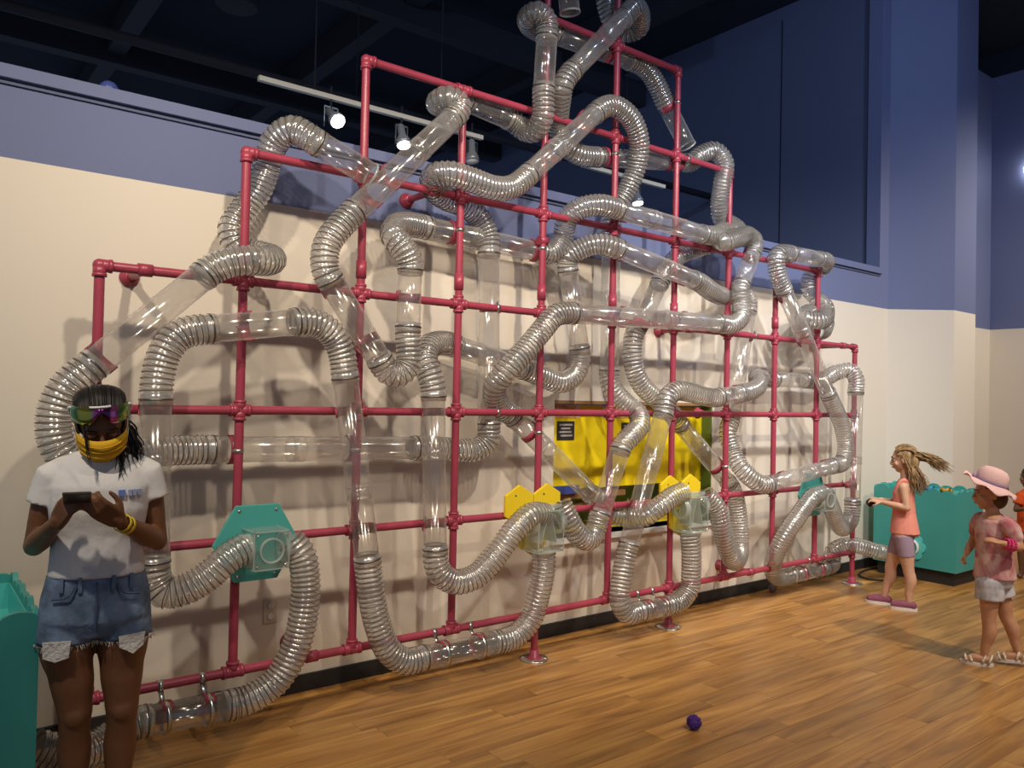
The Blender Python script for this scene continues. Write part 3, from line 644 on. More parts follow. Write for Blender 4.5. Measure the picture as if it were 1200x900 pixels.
for key, segs in ROUTES.items():
    allp = [Vector(p) for _, ps in segs for p in ps]
    base = Vector((sum(p.x for p in allp)/len(allp), LY, min(p.z for p in allp)))
    root = thing('clear_tube_run', base, ROUTE_LABEL[key], 'tube', 'clear tube runs on the pipe frame')
    def RP(mb, name, mat, parent=root):
        o = mb.build(name, mat)
        if parent is root: return keep(o, root)
        o.parent = parent; return o
    n = len(segs)
    for i, (kind, ps) in enumerate(segs):
        ps = [Vector(p) for p in ps]
        if kind == 'R':
            a, b = ps; d = (b-a).normalized()
            tube = RP(MB().shell(a, b, RO, RI, 28), 'rigid_tube', M['clear'])
            L = (b-a).length
            if L > 0.7:
                mid = a.lerp(b, 0.62)
                RP(MB().shell(mid-d*0.035, mid+d*0.035, RO+0.0035, RO+0.0004, 24), 'joint_sleeve', M['clear'])
            for p, q, pd in crossings(a, b):
                away = q - p
                RP(saddle(p, d, Vector((0, away.y, 0))), 'clamp_shoe', M['pink'])
                RP(MB().lathe([(PR+0.0005,-0.009),(PR+0.003,-0.009),(PR+0.003,0.009),(PR+0.0005,0.009)], q, pd, 14, False), 'pipe_strap', M['steel'])
                side = pd.cross(Vector((0,1,0)))
                RP(MB().box(*[tuple(min(u,v) for u,v in zip(q+side*0.02-Vector((0.005,0.005,0.005)), q+side*0.034+Vector((0.005,0.005,0.005)))), tuple(max(u,v) for u,v in zip(q+side*0.02-Vector((0.005,0.005,0.005)), q+side*0.034+Vector((0.005,0.005,0.005))))]), 'strap_bolt', M['steel'])
            if max(a.z, b.z) < 0.26:      # low tubes hang from the bottom rail on steel hangers
                for f_ in (0.28, 0.74):
                    p = a.lerp(b, f_); q = Vector((p.x, LY, Z0)); up = (q-p).normalized()
                    RP(saddle(p, d, q-p), 'clamp_shoe', M['pink'])
                    RP(MB().lathe([(PR+0.0005,-0.011),(PR+0.004,-0.011),(PR+0.004,0.011),(PR+0.0005,0.011)], q, (1,0,0), 16, False), 'pipe_strap', M['steel'])
                    RP(MB().sweep([p+up*(RO+0.006), q-up*(PR+0.001)] if (q-p).length > RO+PR+0.012 else [p+up*(RO+0.004), p+up*(RO+0.012)], [(0.0035,0.011)]*2, 8), 'hanger_plate', M['steel'])
                    RP(MB().shell(p-d*0.010, p+d*0.010, RO+0.0088, RO+0.0072, 24), 'tube_strap', M['steel'])
            for e, s, open_end in ((a, 1, i == 0), (b, -1, i == n-1)):
                if open_end: RP(MB().shell(e, e+d*s*0.012, RO+0.003, RO, 24), 'end_ring', M['acredge'])
                else:
                    RP(MB().shell(e-d*s*0.012, e+d*s*0.045, RO+0.0048, RO+0.0006, 24), 'hose_cuff', M['hose'])
                    RP(MB().shell(e+d*s*0.018, e+d*s*0.026, RO+0.0068, RO+0.005, 24), 'hose_band', M['darksteel'])
        else:
            t0 = t1 = None
            if i > 0: q = segs[i-1][1]; t0 = (Vector(q[-1])-Vector(q[-2])).normalized()
            if i < n-1: q = segs[i+1][1]; t1 = (Vector(q[1])-Vector(q[0])).normalized()
            path = hermite(ps, t0, t1)
            rad = [HR + 0.0042*(1, 0.1, -1, 0.1)[k % 4] for k in range(len(path))]
            hose = RP(MB().sweep(path, rad, 22, False), 'ribbed_hose', M['hose'])
            # spiral wire on the rib crests
            frs = frames(path); helix = []; K = 12
            total = (len(path)-1)/4.0; cnt = int(total*K)
            for k in range(cnt+1):
                u = k/K*4.0; j = min(int(u), len(frs)-2); w_ = u-j
                p = frs[j][0].lerp(frs[j+1][0], w_); a_ = 2*math.pi*k/K
                nn = frs[j][2].lerp(frs[j+1][2], w_); bb = frs[j][3].lerp(frs[j+1][3], w_)
                helix.append(p + (nn*math.cos(a_) + bb*math.sin(a_))*(HR+0.0032))
            wire = MB().sweep(helix, [0.0023]*len(helix), 4, False)
            keep(wire.build('spiral_wire', M['wire']), root).parent = hose
            bpy.data.objects[hose.name].children[-1].matrix_parent_inverse = Matrix.Identity(4)
# ------------------------------------------------------------------ junction boxes on the frame
def hexagon(cx, cz, R, flat=True):
    o = 0 if flat else math.pi/6
    return [(cx+R*math.cos(o+k*math.pi/3), cz+R*math.sin(o+k*math.pi/3)) for k in range(6)]
def acrylic_case(par, x0, x1, y0, y1, z0, z1, front_ring=True):
    t = 0.006
    for nm, a, b in (('front_pane',(x0,y0,z0),(x1,y0+t,z1)), ('side_pane',(x0,y0+t,z0),(x0+t,y1,z1)), ('side_pane',(x1-t,y0+t,z0),(x1,y1,z1)),
                     ('top_pane',(x0+t,y0+t,z1-t),(x1-t,y1,z1)), ('bottom_pane',(x0+t,y0+t,z0),(x1-t,y1,z0+t))):
        P(MB().box(a, b), nm, M['acrylic'], par)
    e = 0.004
    for a, b in (((x0,y0,z0),(x1,y0,z0)),((x0,y0,z1),(x1,y0,z1)),((x0,y0,z0),(x0,y0,z1)),((x1,y0,z0),(x1,y0,z1)),((x0,y0,z1),(x0,y1,z1)),((x1,y0,z1),(x1,y1,z1)),((x0,y0,z0),(x0,y1,z0)),((x1,y0,z0),(x1,y1,z0))):
        P(MB().box(tuple(min(p,q)-e*0.6 for p,q in zip(a,b)), tuple(max(p,q)+e*0.6 for p,q in zip(a,b))), 'case_edge', M['acredge'], par)
    for dx in (0.016, x1-x0-0.016):
        for dz in (0.016, z1-z0-0.016):
            P(MB().lathe([(0.0055,0),(0.005,0.003),(0,0.004)], (x0+dx,y0,z0+dz), (0,-1,0), 10, False), 'case_screw', M['steel'], par)
def port(par, c, axis):
    c = Vector(c); a = Vector(axis).normalized()
    P(MB().lathe([(0.062,-0.01),(0.074,-0.01),(0.074,0.006),(0.068,0.010),(0.068,0.03),(0.062,0.03)], c, a, 28, False), 'port_ring', M['acredge'], par)
def teal_box(cx, cz, bx, bz, label):
    t = thing('junction_box', (cx, -0.325, cz-0.2), label, 'junction box', 'clear junction boxes on the pipe frame')
    bevel(P(MB().prism(hexagon(cx, cz, 0.205), -0.342, -0.324, 'y'), 'hexagon_panel', M['tealhex'], t), 0.003)
    for k, (dx, dz) in enumerate(((-0.088,0.152),(0.088,0.152),(-0.088,-0.152),(0.088,-0.152))):
        P(MB().lathe([(0.008,0),(0.007,0.004),(0,0.005)], (cx+dx,-0.342,cz+dz), (0,-1,0), 12, False), 'panel_bolt', M['steel'], t)
    acrylic_case(t, bx-0.082, bx+0.082, -0.50, -0.343, bz-0.086, bz+0.086)
    P(MB().lathe([(0.050,-0.002),(0.058,-0.002),(0.058,0.010),(0.054,0.012),(0.050,0.010)], (bx,-0.50,bz), (0,-1,0), 32, False), 'front_ring', M['acredge'], t)
    P(MB().lathe([(0.050,0.0),(0.046,0.03),(0.03,0.055),(0.0,0.062)], (bx,-0.495,bz), (0,1,0), 28, False), 'air_cone', M['acrylic'], t)
    port(t, (bx-0.084,-0.43,bz), (-1,0,0)); port(t, (bx+0.084,-0.43,bz), (1,0,0))
teal_box(0.695, 0.876, 0.706, 0.863, 'large teal hexagon panel with clear acrylic box beside the phone girl')
teal_box(5.395, 0.835, 5.385, 0.805, 'far teal hexagon panel with clear acrylic box beside the running girl in coral')
def yellow_box(cx, label):
    t = thing('junction_box', (cx, -0.325, 0.64), label, 'junction box', 'clear junction boxes on the pipe frame')
    for (hx, hz) in ((cx-0.108, 0.948), (cx+0.108, 0.948), (cx, 0.762)):
        bevel(P(MB().prism(hexagon(hx, hz, 0.1215, False), -0.345, -0.325, 'y'), 'hexagon_panel', M['yellow'], t), 0.004)
        P(MB().lathe([(0.006,0),(0.005,0.003),(0,0.004)], (hx-0.03,-0.345,hz+0.058), (0,-1,0), 10, False), 'panel_bolt', M['black'], t)
    x0, x1, y0, y1, z0, z1 = cx-0.085, cx+0.105, -0.50, -0.346, 0.685, 0.925
    acrylic_case(t, x0, x1, y0, y1, z0, z1)
    P(MB().box((x0-0.02,-0.445,z1+0.003),(x1+0.035,-0.405,z1+0.028)), 'top_bar', M['acredge'], t)
    P(MB().tube((x1+0.015,-0.425,z1+0.028),(x1+0.05,-0.425,z1-0.008),0.019,14), 'bar_knob', M['darksteel'], t)
    # hanging diverter flap, an A shape of two clear leaves
    for s in (-1, 1):
        P(MB().prism([(cx+0.01+s*0.006, z1-0.012),(cx+0.01+s*0.012, z1-0.012),(cx+0.01+s*0.062, z0+0.05),(cx+0.01+s*0.054, z0+0.05)][::s], -0.485, -0.362, 'y'), 'diverter_leaf', M['acredge'], t)
    port(t, (x0-0.002,-0.43,0.85), (-1,0,0)); port(t, (x1+0.002,-0.43,0.85), (1,0,0)); port(t, (cx+0.01,-0.43,z0-0.002), (0,0,-1))
yellow_box(2.376, 'yellow honeycomb panels with clear acrylic box below the window, left of the pair')
yellow_box(3.718, 'yellow honeycomb panels with clear acrylic box below the window, right of the pair')

# ------------------------------------------------------------------ teal bins with cloud shaped rims
def scallop(u0, u1, n, z, h):
    """points of a cloud rim from u1 back to u0"""
    out = []; w_ = (u1-u0)/n
    for i in range(n-1, -1, -1):
        for k in range(8, -1, -1):
            if k == 8 and i < n-1: continue
            a = math.pi*k/8; out.append((u0+w_*i+w_*(0.5-0.5*math.cos(a)), z + h*(1 if i % 2 else 0.75)*math.sin(a)))
    return out
def bin_(name, x0, x1, y0, y1, zt, label, plate=None):
    t = thing(name, ((x0+x1)/2, (y0+y1)/2, 0), label, 'bin', 'teal bins at the ends of the tube wall')
    th = 0.02; zb = 0.12
    P(MB().box((x0+0.03,y0+0.03,0),(x1-0.03,y1-0.03,zb)), 'toe_kick', M['black'], t)
    for nm, poly, a, b, ax in (('front_panel', [(x0,zb),(x1,zb)]+scallop(x0,x1,5,zt-0.025,0.045), y0, y0+th, 'y'), ('back_panel', [(x0,zb),(x1,zb)]+scallop(x0,x1,5,zt-0.025,0.045), y1-th, y1, 'y'),
                               ('side_panel', [(y0+th,zb),(y1-th,zb)]+scallop(y0+th,y1-th,6,zt-0.025,0.045), x0, x0+th, 'x'), ('side_panel', [(y0+th,zb),(y1-th,zb)]+scallop(y0+th,y1-th,6,zt-0.025,0.045), x1-th, x1, 'x')):
        P(MB().prism(poly, a, b, ax), nm, M['teal'], t)
    # bright inner lining and sloped inside floor
    li = 0.004
    for a, b, in (((x0+th,y0+th,zb),(x0+th+li,y1-th,zt-0.03)), ((x1-th-li,y0+th,zb),(x1-th,y1-th,zt-0.03)), ((x0+th+li,y0+th,zb),(x1-th-li,y0+th+li,zt-0.03)), ((x0+th+li,y1-th-li,zb),(x1-th-li,y1-th,zt-0.03))):
        P(MB().box(a, b), 'lining', M['tealin'], t)
    P(MB().add([(x0+th,y0+th,0.55),(x1-th,y0+th,0.55),(x1-th,y1-th,0.70),(x0+th,y1-th,0.70),(x0+th,y0+th,0.53),(x1-th,y0+th,0.53),(x1-th,y1-th,0.68),(x0+th,y1-th,0.68)],
         [(0,1,2,3),(4,7,6,5),(0,4,5,1),(1,5,6,2),(2,6,7,3),(3,7,4,0)]), 'sloped_floor', M['tealin'], t)
    if plate:
        px, py, pz, s = plate; pts = []
        for k in range(7):
            a0 = 2*math.pi*k/7
            for q in range(6):
                a = a0 + 2*math.pi/7*q/6; r = 0.105 + 0.022*math.sin(math.pi*q/6)
                pts.append((py+r*math.cos(a), pz+r*math.sin(a)))
        P(MB().prism(pts, px, px+s*0.014, 'x'), 'cloud_plate', M['tealin'], t)
        P(MB().lathe([(0.064,0),(0.075,0),(0.075,0.03),(0.064,0.03)], (px+s*0.014,py,pz), (s,0,0), 24, False), 'hose_port', M['white'], t)
    return t
bin_('ball_bin', -0.86, -0.266, -0.968, -0.265, 0.83, 'teal bin with a cloud rim at the left edge beside the phone girl', (-0.266, -0.50, 0.19, 1))
bin_('ball_bin', 6.745, 7.29, -0.905, -0.155, 0.83, 'teal bin with a cloud rim against the far pier behind the running girl', (6.745, -0.52, 0.30, -1))
M['paperclr'] = [material('orange_scarf', (0.75, 0.36, 0.05), 0.8), material('sky_blue_scarf', (0.05, 0.35, 0.62), 0.8)]
for k, (y_, lab) in enumerate(((-0.80, 'crumpled orange scarf poking over the rim of the far teal bin'), (-0.66, 'crumpled sky blue scarf poking over the rim of the far teal bin'))):
    mb = MB(); W = 6; H = 7
    pathz = [(6.95,0.66),(6.88,0.72),(6.82,0.80),(6.79,0.845),(6.775,0.862),(6.772,0.85),(6.772,0.82)]
    mb.add([(pathz[j][0]+0.012*math.sin(i*1.9+j), y_+(i-2.5)*0.022+0.006*math.sin(j*1.3), pathz[j][1]+0.010*math.cos(i*2.3+j*0.7)) for j in range(H) for i in range(W)],
           [(j*W+i, j*W+i+1, (j+1)*W+i+1, (j+1)*W+i) for j in range(H-1) for i in range(W-1)], True)
    o = mb.build('scarf', M['paperclr'][k]); tag(o, lab, 'scarf', 'scarves in the far teal bin'); q_ = o.modifiers.new('t', 'SOLIDIFY'); q_.thickness = 0.003
# pom poms
def pompom(loc, r, mat, label, grp=None):
    mb = MB(); mb.ball((0,0,0), r*0.86, 26, 18); rr = random.Random(3)
    mb.v = [tuple(Vector(v)*(1+rr.uniform(-0.12, 0.12))) for v in mb.v]
    for k in range(260):
        d = Vector((rr.gauss(0,1), rr.gauss(0,1), rr.gauss(0,1))).normalized(); q = d.orthogonal().normalized()*rr.uniform(-0.2,0.2)
        mb.sweep([d*r*0.7, (d+q*0.5)*r*0.9, (d+q).normalized()*r*rr.uniform(0.96,1.06)], [r*0.05, r*0.045, r*0.015], 4, False)
    lo = min(v[2] for v in mb.v)
    mb.v = [(v[0], v[1], max(v[2], -r*0.93)) for v in mb.v]
    o = mb.build('pompom', mat); o.location = (loc[0], loc[1], loc[2]); tag(o, label, 'pompom', grp); return o
M['purple'] = material('purple_yarn', (0.075, 0.025, 0.22), 0.9)
M['greypurple'] = material('dusty_grey_yarn', (0.20, 0.16, 0.20), 0.9)
M['plum'] = material('dark_plum_yarn', (0.045, 0.02, 0.035), 0.9)
pompom((2.42, -1.54, 0.036), 0.038, M['purple'], 'fuzzy purple pompom lying alone on the open wood floor')
pompom((5.20, -0.10, 0.032), 0.034, M['greypurple'], 'dusty grey pompom on the floor by the black baseboard')
# power cord and plug
cp_ = [Vector(p) for p in ((7.00,-0.10,0.012),(6.78,-0.10,0.011),(6.60,-0.12,0.011),(6.42,-0.20,0.011),(6.36,-0.32,0.011),(6.44,-0.42,0.011),(6.56,-0.40,0.011))]
co = thing('power_cord', (6.6,-0.25,0), 'black power cord looped on the floor beside the far teal bin', 'cord')
P(MB().sweep(hermite(cp_, None, None, 0.02), [0.008]*len(hermite(cp_, None, None, 0.02)), 8), 'cable', M['black'], co)
P(MB().lathe([(0.012,0),(0.026,0.01),(0.026,0.05),(0.018,0.07)], (6.56,-0.40,0.026), (1,0.1,0), 12), 'plug', M['pink'], co)
# ------------------------------------------------------------------ people
def V3(*a): return Vector(a)
def limb(mb, pts, sides=14):
    """rounded tapering limb through (point, radius) joints"""
    P_ = [Vector(p) for p, r in pts]; R_ = [r for p, r in pts]
    path = []; rad = []
    d0 = (P_[0]-P_[1]).normalized(); d1 = (P_[-1]-P_[-2]).normalized()
    for k in range(4, 0, -1):
        a = math.pi/2*k/4; path.append(P_[0]+d0*R_[0]*math.sin(a)*0.98); rad.append(max(R_[0]*math.cos(a), R_[0]*0.08))
    n = len(P_)
    for i in range(n):
        path.append(P_[i]); rad.append(R_[i])
        if i < n-1:
            K = 5
            for k in range(1, K):
                t = k/K
                a = P_[i-1] if i else P_[i]*2-P_[i+1]; b = P_[i+2] if i+2 < n else P_[i+1]*2-P_[i]
                p = 0.5*((2*P_[i]) + (P_[i+1]-a)*t + (2*a-5*P_[i]+4*P_[i+1]-b)*t*t + (3*P_[i]-a-3*P_[i+1]+b)*t**3)
                path.append(p); s = t*t*(3-2*t); rad.append(R_[i]*(1-s)+R_[i+1]*s)
    for k in range(1, 5):
        a = math.pi/2*k/4; path.append(P_[-1]+d1*R_[-1]*math.sin(a)*0.98); rad.append(max(R_[-1]*math.cos(a), R_[-1]*0.08))
    mb.sweep(path, rad, sides, True); return mb
def loft(mb, secs, sides=24, power=2.3):
    """stack of flat super-ellipse sections (x, y, z, rx, ry)"""
    vs = []
    for (x, y, z, rx, ry) in secs:
        for k in range(sides):
            a = 2*math.pi*k/sides; c, s = math.cos(a), math.sin(a)
            vs.append((x+rx*math.copysign(abs(c)**(2/power), c), y+ry*math.copysign(abs(s)**(2/power), s), z))
    n = len(secs); fs = [(i*sides+k, i*sides+(k+1)%sides, (i+1)*sides+(k+1)%sides, (i+1)*sides+k) for i in range(n-1) for k in range(sides)]
    up = secs[-1][2] > secs[0][2]
    if not up: fs = [f[::-1] for f in fs]
    bot = tuple(range(sides)); top = tuple((n-1)*sides+k for k in range(sides))
    fs += [bot[::-1] if up else bot, top if up else top[::-1]]
    mb.add(vs, fs, True); return mb
def xform(mb, m):
    mb.v = [tuple(m @ Vector(v)) for v in mb.v]; return mb
def merge(a, b):
    o = len(a.v); a.v += b.v; a.f += [tuple(i+o for i in f) for f in b.f]; a.smooth += b.smooth; return a
def blend(mb, voxel, it, name, mat, parent, keep_face=None, inflate=0.0, fac=0.5):
    """melt overlapping solids into one continuous skin"""
    me = bpy.data.meshes.new('tmp'); me.from_pydata(mb.v, [], mb.f); me.update()
    bm = bmesh.new(); bm.from_mesh(me); bmesh.ops.recalc_face_normals(bm, faces=bm.faces); bm.to_mesh(me); bm.free()
    o = bpy.data.objects.new('tmp', me); col.objects.link(o)
    r = o.modifiers.new('r', 'REMESH'); r.mode = 'VOXEL'; r.voxel_size = voxel
    if it:
        s = o.modifiers.new('s', 'SMOOTH'); s.factor = fac; s.iterations = it
    dg = bpy.context.evaluated_depsgraph_get(); ev = o.evaluated_get(dg)
    out = bpy.data.meshes.new_from_object(ev); out.name = name
    bpy.data.objects.remove(o); bpy.data.meshes.remove(me)
    if keep_face or inflate:
        bm = bmesh.new(); bm.from_mesh(out)
        if inflate:
            bm.normal_update()
            for v in bm.verts: v.co += v.normal*inflate
        if keep_face: bmesh.ops.delete(bm, geom=[f for f in bm.faces if not keep_face(f.calc_center_median())], context='FACES')
        bm.to_mesh(out); bm.free()
    out.polygons.foreach_set('use_smooth', [True]*len(out.polygons))
    out.materials.clear(); out.materials.append(mat)
    ob = bpy.data.objects.new(name, out); col.objects.link(ob); ob.parent = parent
    return ob
def hand(mb, wrist, d, palm_n, side, L=0.165, curl=(0.5,0.7,0.5), spread=0.10, thumb=0.6):
    """palm with five bent fingers; d = direction of the fingers, palm_n = where the palm looks, side = +1/-1 thumb side"""
    d = Vector(d).normalized(); n = Vector(palm_n); n = (n - d*n.dot(d)).normalized(); s = d.cross(n)*side
    w = Vector(wrist); k = L/0.18
    pl = L*0.50
    for u in (-0.027, -0.009, 0.009, 0.027):
        limb(mb, [(w + d*0.006*k + s*u*k*0.75, 0.0135*k), (w + d*pl*0.6 + s*u*k, 0.0125*k), (w + d*pl + s*u*k*1.05, 0.0115*k)], 10)
    limb(mb, [(w - d*0.02*k, 0.021*k), (w + d*0.02*k, 0.021*k)], 10)
    lens = (0.060, 0.072, 0.067, 0.053)
    for i, u in enumerate((0.028, 0.0095, -0.0095, -0.027)):
        p = w + d*pl + s*u*k*1.05; a = 0.0; pts = [(p, 0.0098*k)]; f = lens[i]*k
        for j, (fr_, cu) in enumerate(((0.44, curl[0]), (0.31, curl[1]), (0.25, curl[2]))):
            a += cu; dd = (d*math.cos(a) + n*math.sin(a) + s*(u*spread*8))
            p = p + dd.normalized()*f*fr_; pts.append((p, (0.0092, 0.0085, 0.0074)[j]*k))
        limb(mb, pts, 9)
    p0 = w + d*0.018*k + s*0.024*k; td = (d*0.62 + s*0.62 + n*thumb*0.55).normalized()
    p1 = p0 + td*0.036*k; td2 = (d*0.85 + s*0.20 + n*thumb*0.65).normalized(); p2 = p1 + td2*0.030*k; p3 = p2 + (d*0.9+n*thumb*0.55).normalized()*0.022*k
    limb(mb, [(p0, 0.0135*k), (p1, 0.0115*k), (p2, 0.0098*k), (p3, 0.0082*k)], 10)
    return mb
def head_shape(mb, m, w=0.072, l=0.090, h=0.108):
    """skull, face, jaw, nose, lips, ears in head space (face looks to -y, origin mid skull)"""
    q = MB(); k = w/0.072
    q.ball((0,0.012*k,0.022*k), (w,l,h*0.80), 24, 16)
    q.ball((0,-0.020*k,-0.030*k), (w*0.83,l*0.70,h*0.70), 22, 14)
    q.ball((0,-0.044*k,-0.088*k), (w*0.42,l*0.32,h*0.20), 16, 10)
    q.ball((-w*0.50,-0.058*k,-0.034*k), (w*0.34,l*0.20,h*0.22), 12, 8); q.ball((w*0.50,-0.058*k,-0.034*k), (w*0.34,l*0.20,h*0.22), 12, 8)
    q.ball((0,-0.070*k,0.020*k), (w*0.72,l*0.16,h*0.14), 14, 8)
    limb(q, [(V3(0,-0.082*k,0.006*k),0.008*k),(V3(0,-0.096*k,-0.022*k),0.0105*k),(V3(0,-0.098*k,-0.032*k),0.012*k)], 10)
    for s in (-1,1):
        q.ball((s*0.011*k,-0.090*k,-0.034*k), 0.0085*k, 8, 6)
        q.ball((s*0.074*k,0.006*k,-0.012*k), (0.011*k,0.021*k,0.031*k), 12, 8)
    limb(q, [(V3(-0.018*k,-0.081*k,-0.058*k),0.0055*k),(V3(0,-0.088*k,-0.056*k),0.007*k),(V3(0.018*k,-0.081*k,-0.058*k),0.0055*k)], 8)
    limb(q, [(V3(-0.015*k,-0.080*k,-0.066*k),0.0055*k),(V3(0,-0.086*k,-0.067*k),0.0075*k),(V3(0.015*k,-0.080*k,-0.066*k),0.0055*k)], 8)
    merge(mb, xform(q, m)); return mb
def face_details(parent, m, k, iris, lash=True, brow=(0.05,0.03,0.02), lip=None, lid=None):
    E = MB()
    for s in (-1,1):
        if lid:   # lids lowered over the eyes
            xform(MB().ball((s*0.031*k,-0.0745*k,0.003*k), (0.0155*k,0.0135*k,0.0100*k), 14, 10), m).build('eyelid', lid, parent)
        E = MB(); E.ball((s*0.030*k,-0.0700*k,0.001*k), (0.0115*k,0.0110*k,0.0058*k), 14, 10)
        e = xform(E, m).build('eye', M['eyewhite'], parent)
        xform(MB().ball((s*0.030*k,-0.0795*k,0.000*k), (0.0050*k,0.0024*k,0.0050*k), 12, 8), m).build('iris', iris, e)
        xform(limb(MB(), [(V3(s*0.017*k,-0.083*k if lid else -0.078*k,0.000 if lid else 0.005*k),0.0016*k if lid else 0.0009*k),(V3(s*0.031*k,-0.0855*k if lid else -0.0815*k,0.0020*k if lid else 0.0085*k),0.0022*k if lid else 0.0011*k),(V3(s*0.046*k,-0.079*k if lid else -0.070*k,0.001*k if lid else 0.004*k),0.0016*k if lid else 0.0009*k)], 6), m).build('eyelashes', M['lash'], e)
        xform(limb(MB(), [(V3(s*0.014*k,-0.086*k,0.020*k),0.003*k),(V3(s*0.032*k,-0.085*k,0.026*k),0.0032*k),(V3(s*0.050*k,-0.074*k,0.020*k),0.0018*k)], 6), m).build('eyebrow', M['lash'], parent)
    if lip:
        xform(limb(MB(), [(V3(-0.018*k,-0.0855*k,-0.0615*k),0.003*k),(V3(0,-0.0945*k,-0.0615*k),0.0042*k),(V3(0.018*k,-0.0855*k,-0.0615*k),0.003*k)], 8), m).build('lips', lip, parent)
def hair_strands(mb, starts, ends, n, r, seed, sag=0.3, curl=0.0, jitter=0.012):
    rr = random.Random(seed)
    for i in range(n):
        a, b, c = rr.random(), rr.random(), rr.random()
        p0 = starts[0].lerp(starts[1], a) + V3(rr.uniform(-1,1),rr.uniform(-1,1),rr.uniform(-1,1))*jitter
        p3 = ends[0].lerp(ends[1], b) + V3(rr.uniform(-1,1),rr.uniform(-1,1),rr.uniform(-1,1))*jitter*1.8
        mid1 = p0.lerp(p3, 0.33) + V3(0,0,sag*0.05+rr.uniform(-.012,.012)); mid2 = p0.lerp(p3, 0.68) + V3(rr.uniform(-.012,.012),rr.uniform(-.012,.012),sag*0.04+rr.uniform(-.012,.012))
        pts = []
        for k in range(9):
            t = k/8; p = p0*(1-t)**3 + mid1*3*t*(1-t)**2 + mid2*3*t*t*(1-t) + p3*t**3
            if curl: p = p + V3(math.sin(t*14+i), math.cos(t*12+i*2), 0)*curl*t
            pts.append(p)
        mb.sweep(pts, [r*(1.0 if k < 4 else 1.0-0.8*(k-4)/4) for k in range(9)], 5, True)
    return mb
M['skin_tan'] = material('warm_brown_skin', (0.20, 0.088, 0.042), 0.5, spec=0.4, noise=(30, 0.06))
M['skin_light'] = material('light_skin', (0.62, 0.36, 0.24), 0.5, spec=0.4, noise=(30, 0.05))
M['skin_mid'] = material('olive_light_skin', (0.55, 0.29, 0.17), 0.5, spec=0.4, noise=(30, 0.05))
M['skin_deep'] = material('deep_brown_skin', (0.16, 0.07, 0.035), 0.5, spec=0.4)
M['eyewhite'] = material('eye_white', (0.75, 0.72, 0.68), 0.25)
M['brown_iris'] = material('brown_iris', (0.05, 0.025, 0.012), 0.2)
M['lash'] = material('dark_lashes', (0.015, 0.01, 0.008), 0.7)
M['lip'] = material('pink_lips', (0.52, 0.18, 0.15), 0.45)
def hair_mat(name, a, b):
    m = material(name, a, 0.5, spec=0.35); nt = m.node_tree; p = nt.nodes['Principled BSDF']
    tc = nt.nodes.new('ShaderNodeTexCoord'); n = nt.nodes.new('ShaderNodeTexNoise'); n.inputs['Scale'].default_value = 45; n.inputs['Detail'].default_value = 5
    mp = nt.nodes.new('ShaderNodeMapping'); mp.inputs['Scale'].default_value = (1.0, 1.0, 0.12); nt.links.new(tc.outputs['Object'], mp.inputs[0]); nt.links.new(mp.outputs[0], n.inputs['Vector'])
    r = nt.nodes.new('ShaderNodeValToRGB'); r.color_ramp.elements[0].position = 0.35; r.color_ramp.elements[1].position = 0.68
    r.color_ramp.elements[0].color = (*a,1); r.color_ramp.elements[1].color = (*b,1); nt.links.new(n.outputs['Fac'], r.inputs[0]); nt.links.new(r.outputs[0], p.inputs['Base Color'])
    b_ = nt.nodes.new('ShaderNodeBump'); b_.inputs['Strength'].default_value = 0.5; b_.inputs['Distance'].default_value = 0.004; nt.links.new(n.outputs['Fac'], b_.inputs['Height']); nt.links.new(b_.outputs[0], p.inputs['Normal'])
    return m
M['hair_black'] = hair_mat('black_hair', (0.006,0.005,0.006), (0.018,0.014,0.013))
M['hair_fair'] = hair_mat('light_brown_hair', (0.13,0.07,0.03), (0.46,0.30,0.14))
M['hair_brown'] = hair_mat('brown_hair', (0.05,0.025,0.012), (0.14,0.07,0.03))
M['tee'] = material('white_cotton', (0.78, 0.78, 0.78), 0.85, spec=0.15, bump=(10, 0.9))
M['denim'] = material('washed_denim', (0.17, 0.24, 0.36), 0.85, spec=0.15, noise=(14, 0.4), bump=(60, 0.3))
M['denimdark'] = material('denim_seam', (0.09, 0.13, 0.22), 0.85, spec=0.15)
M['fray'] = material('frayed_white_cotton', (0.72, 0.70, 0.66), 0.95, spec=0.1, bump=(90, 0.8))
M['mask'] = material('mustard_mask_cloth', (0.72, 0.42, 0.03), 0.85, spec=0.15, bump=(40, 0.2))
M['band'] = material('yellow_silicone', (0.85, 0.60, 0.02), 0.45)
M['phone'] = material('phone_body', (0.10, 0.085, 0.075), 0.3, 0.5)
M['screen'] = material('phone_screen', (0.01, 0.01, 0.012), 0.08)
def lens_mat():
    m = material('mirrored_lens', (0.3,0.3,0.3), 0.08, 0.85); nt = m.node_tree; p = nt.nodes['Principled BSDF']
    tc = nt.nodes.new('ShaderNodeTexCoord'); s = nt.nodes.new('ShaderNodeSeparateXYZ'); nt.links.new(tc.outputs['Generated'], s.inputs[0])
    r = nt.nodes.new('ShaderNodeValToRGB'); e = r.color_ramp.elements
    e[0].position = 0.0; e[0].color = (0.05,0.32,0.28,1); e[1].position = 1.0; e[1].color = (0.04,0.30,0.20,1)
    for po, c in ((0.14,(0.42,0.40,0.05)),(0.28,(0.30,0.36,0.10)),(0.33,(0.38,0.08,0.36)),(0.44,(0.10,0.03,0.12)),(0.58,(0.10,0.03,0.12)),(0.63,(0.62,0.16,0.44)),(0.72,(0.50,0.12,0.40)),(0.76,(0.16,0.34,0.12)),(0.90,(0.30,0.34,0.06))):
        k = e.new(po); k.color = (*c,1)
    nt.links.new(s.outputs[0], r.inputs[0]); nt.links.new(r.outputs[0], p.inputs['Base Color']); return m
M['lens'] = lens_mat()

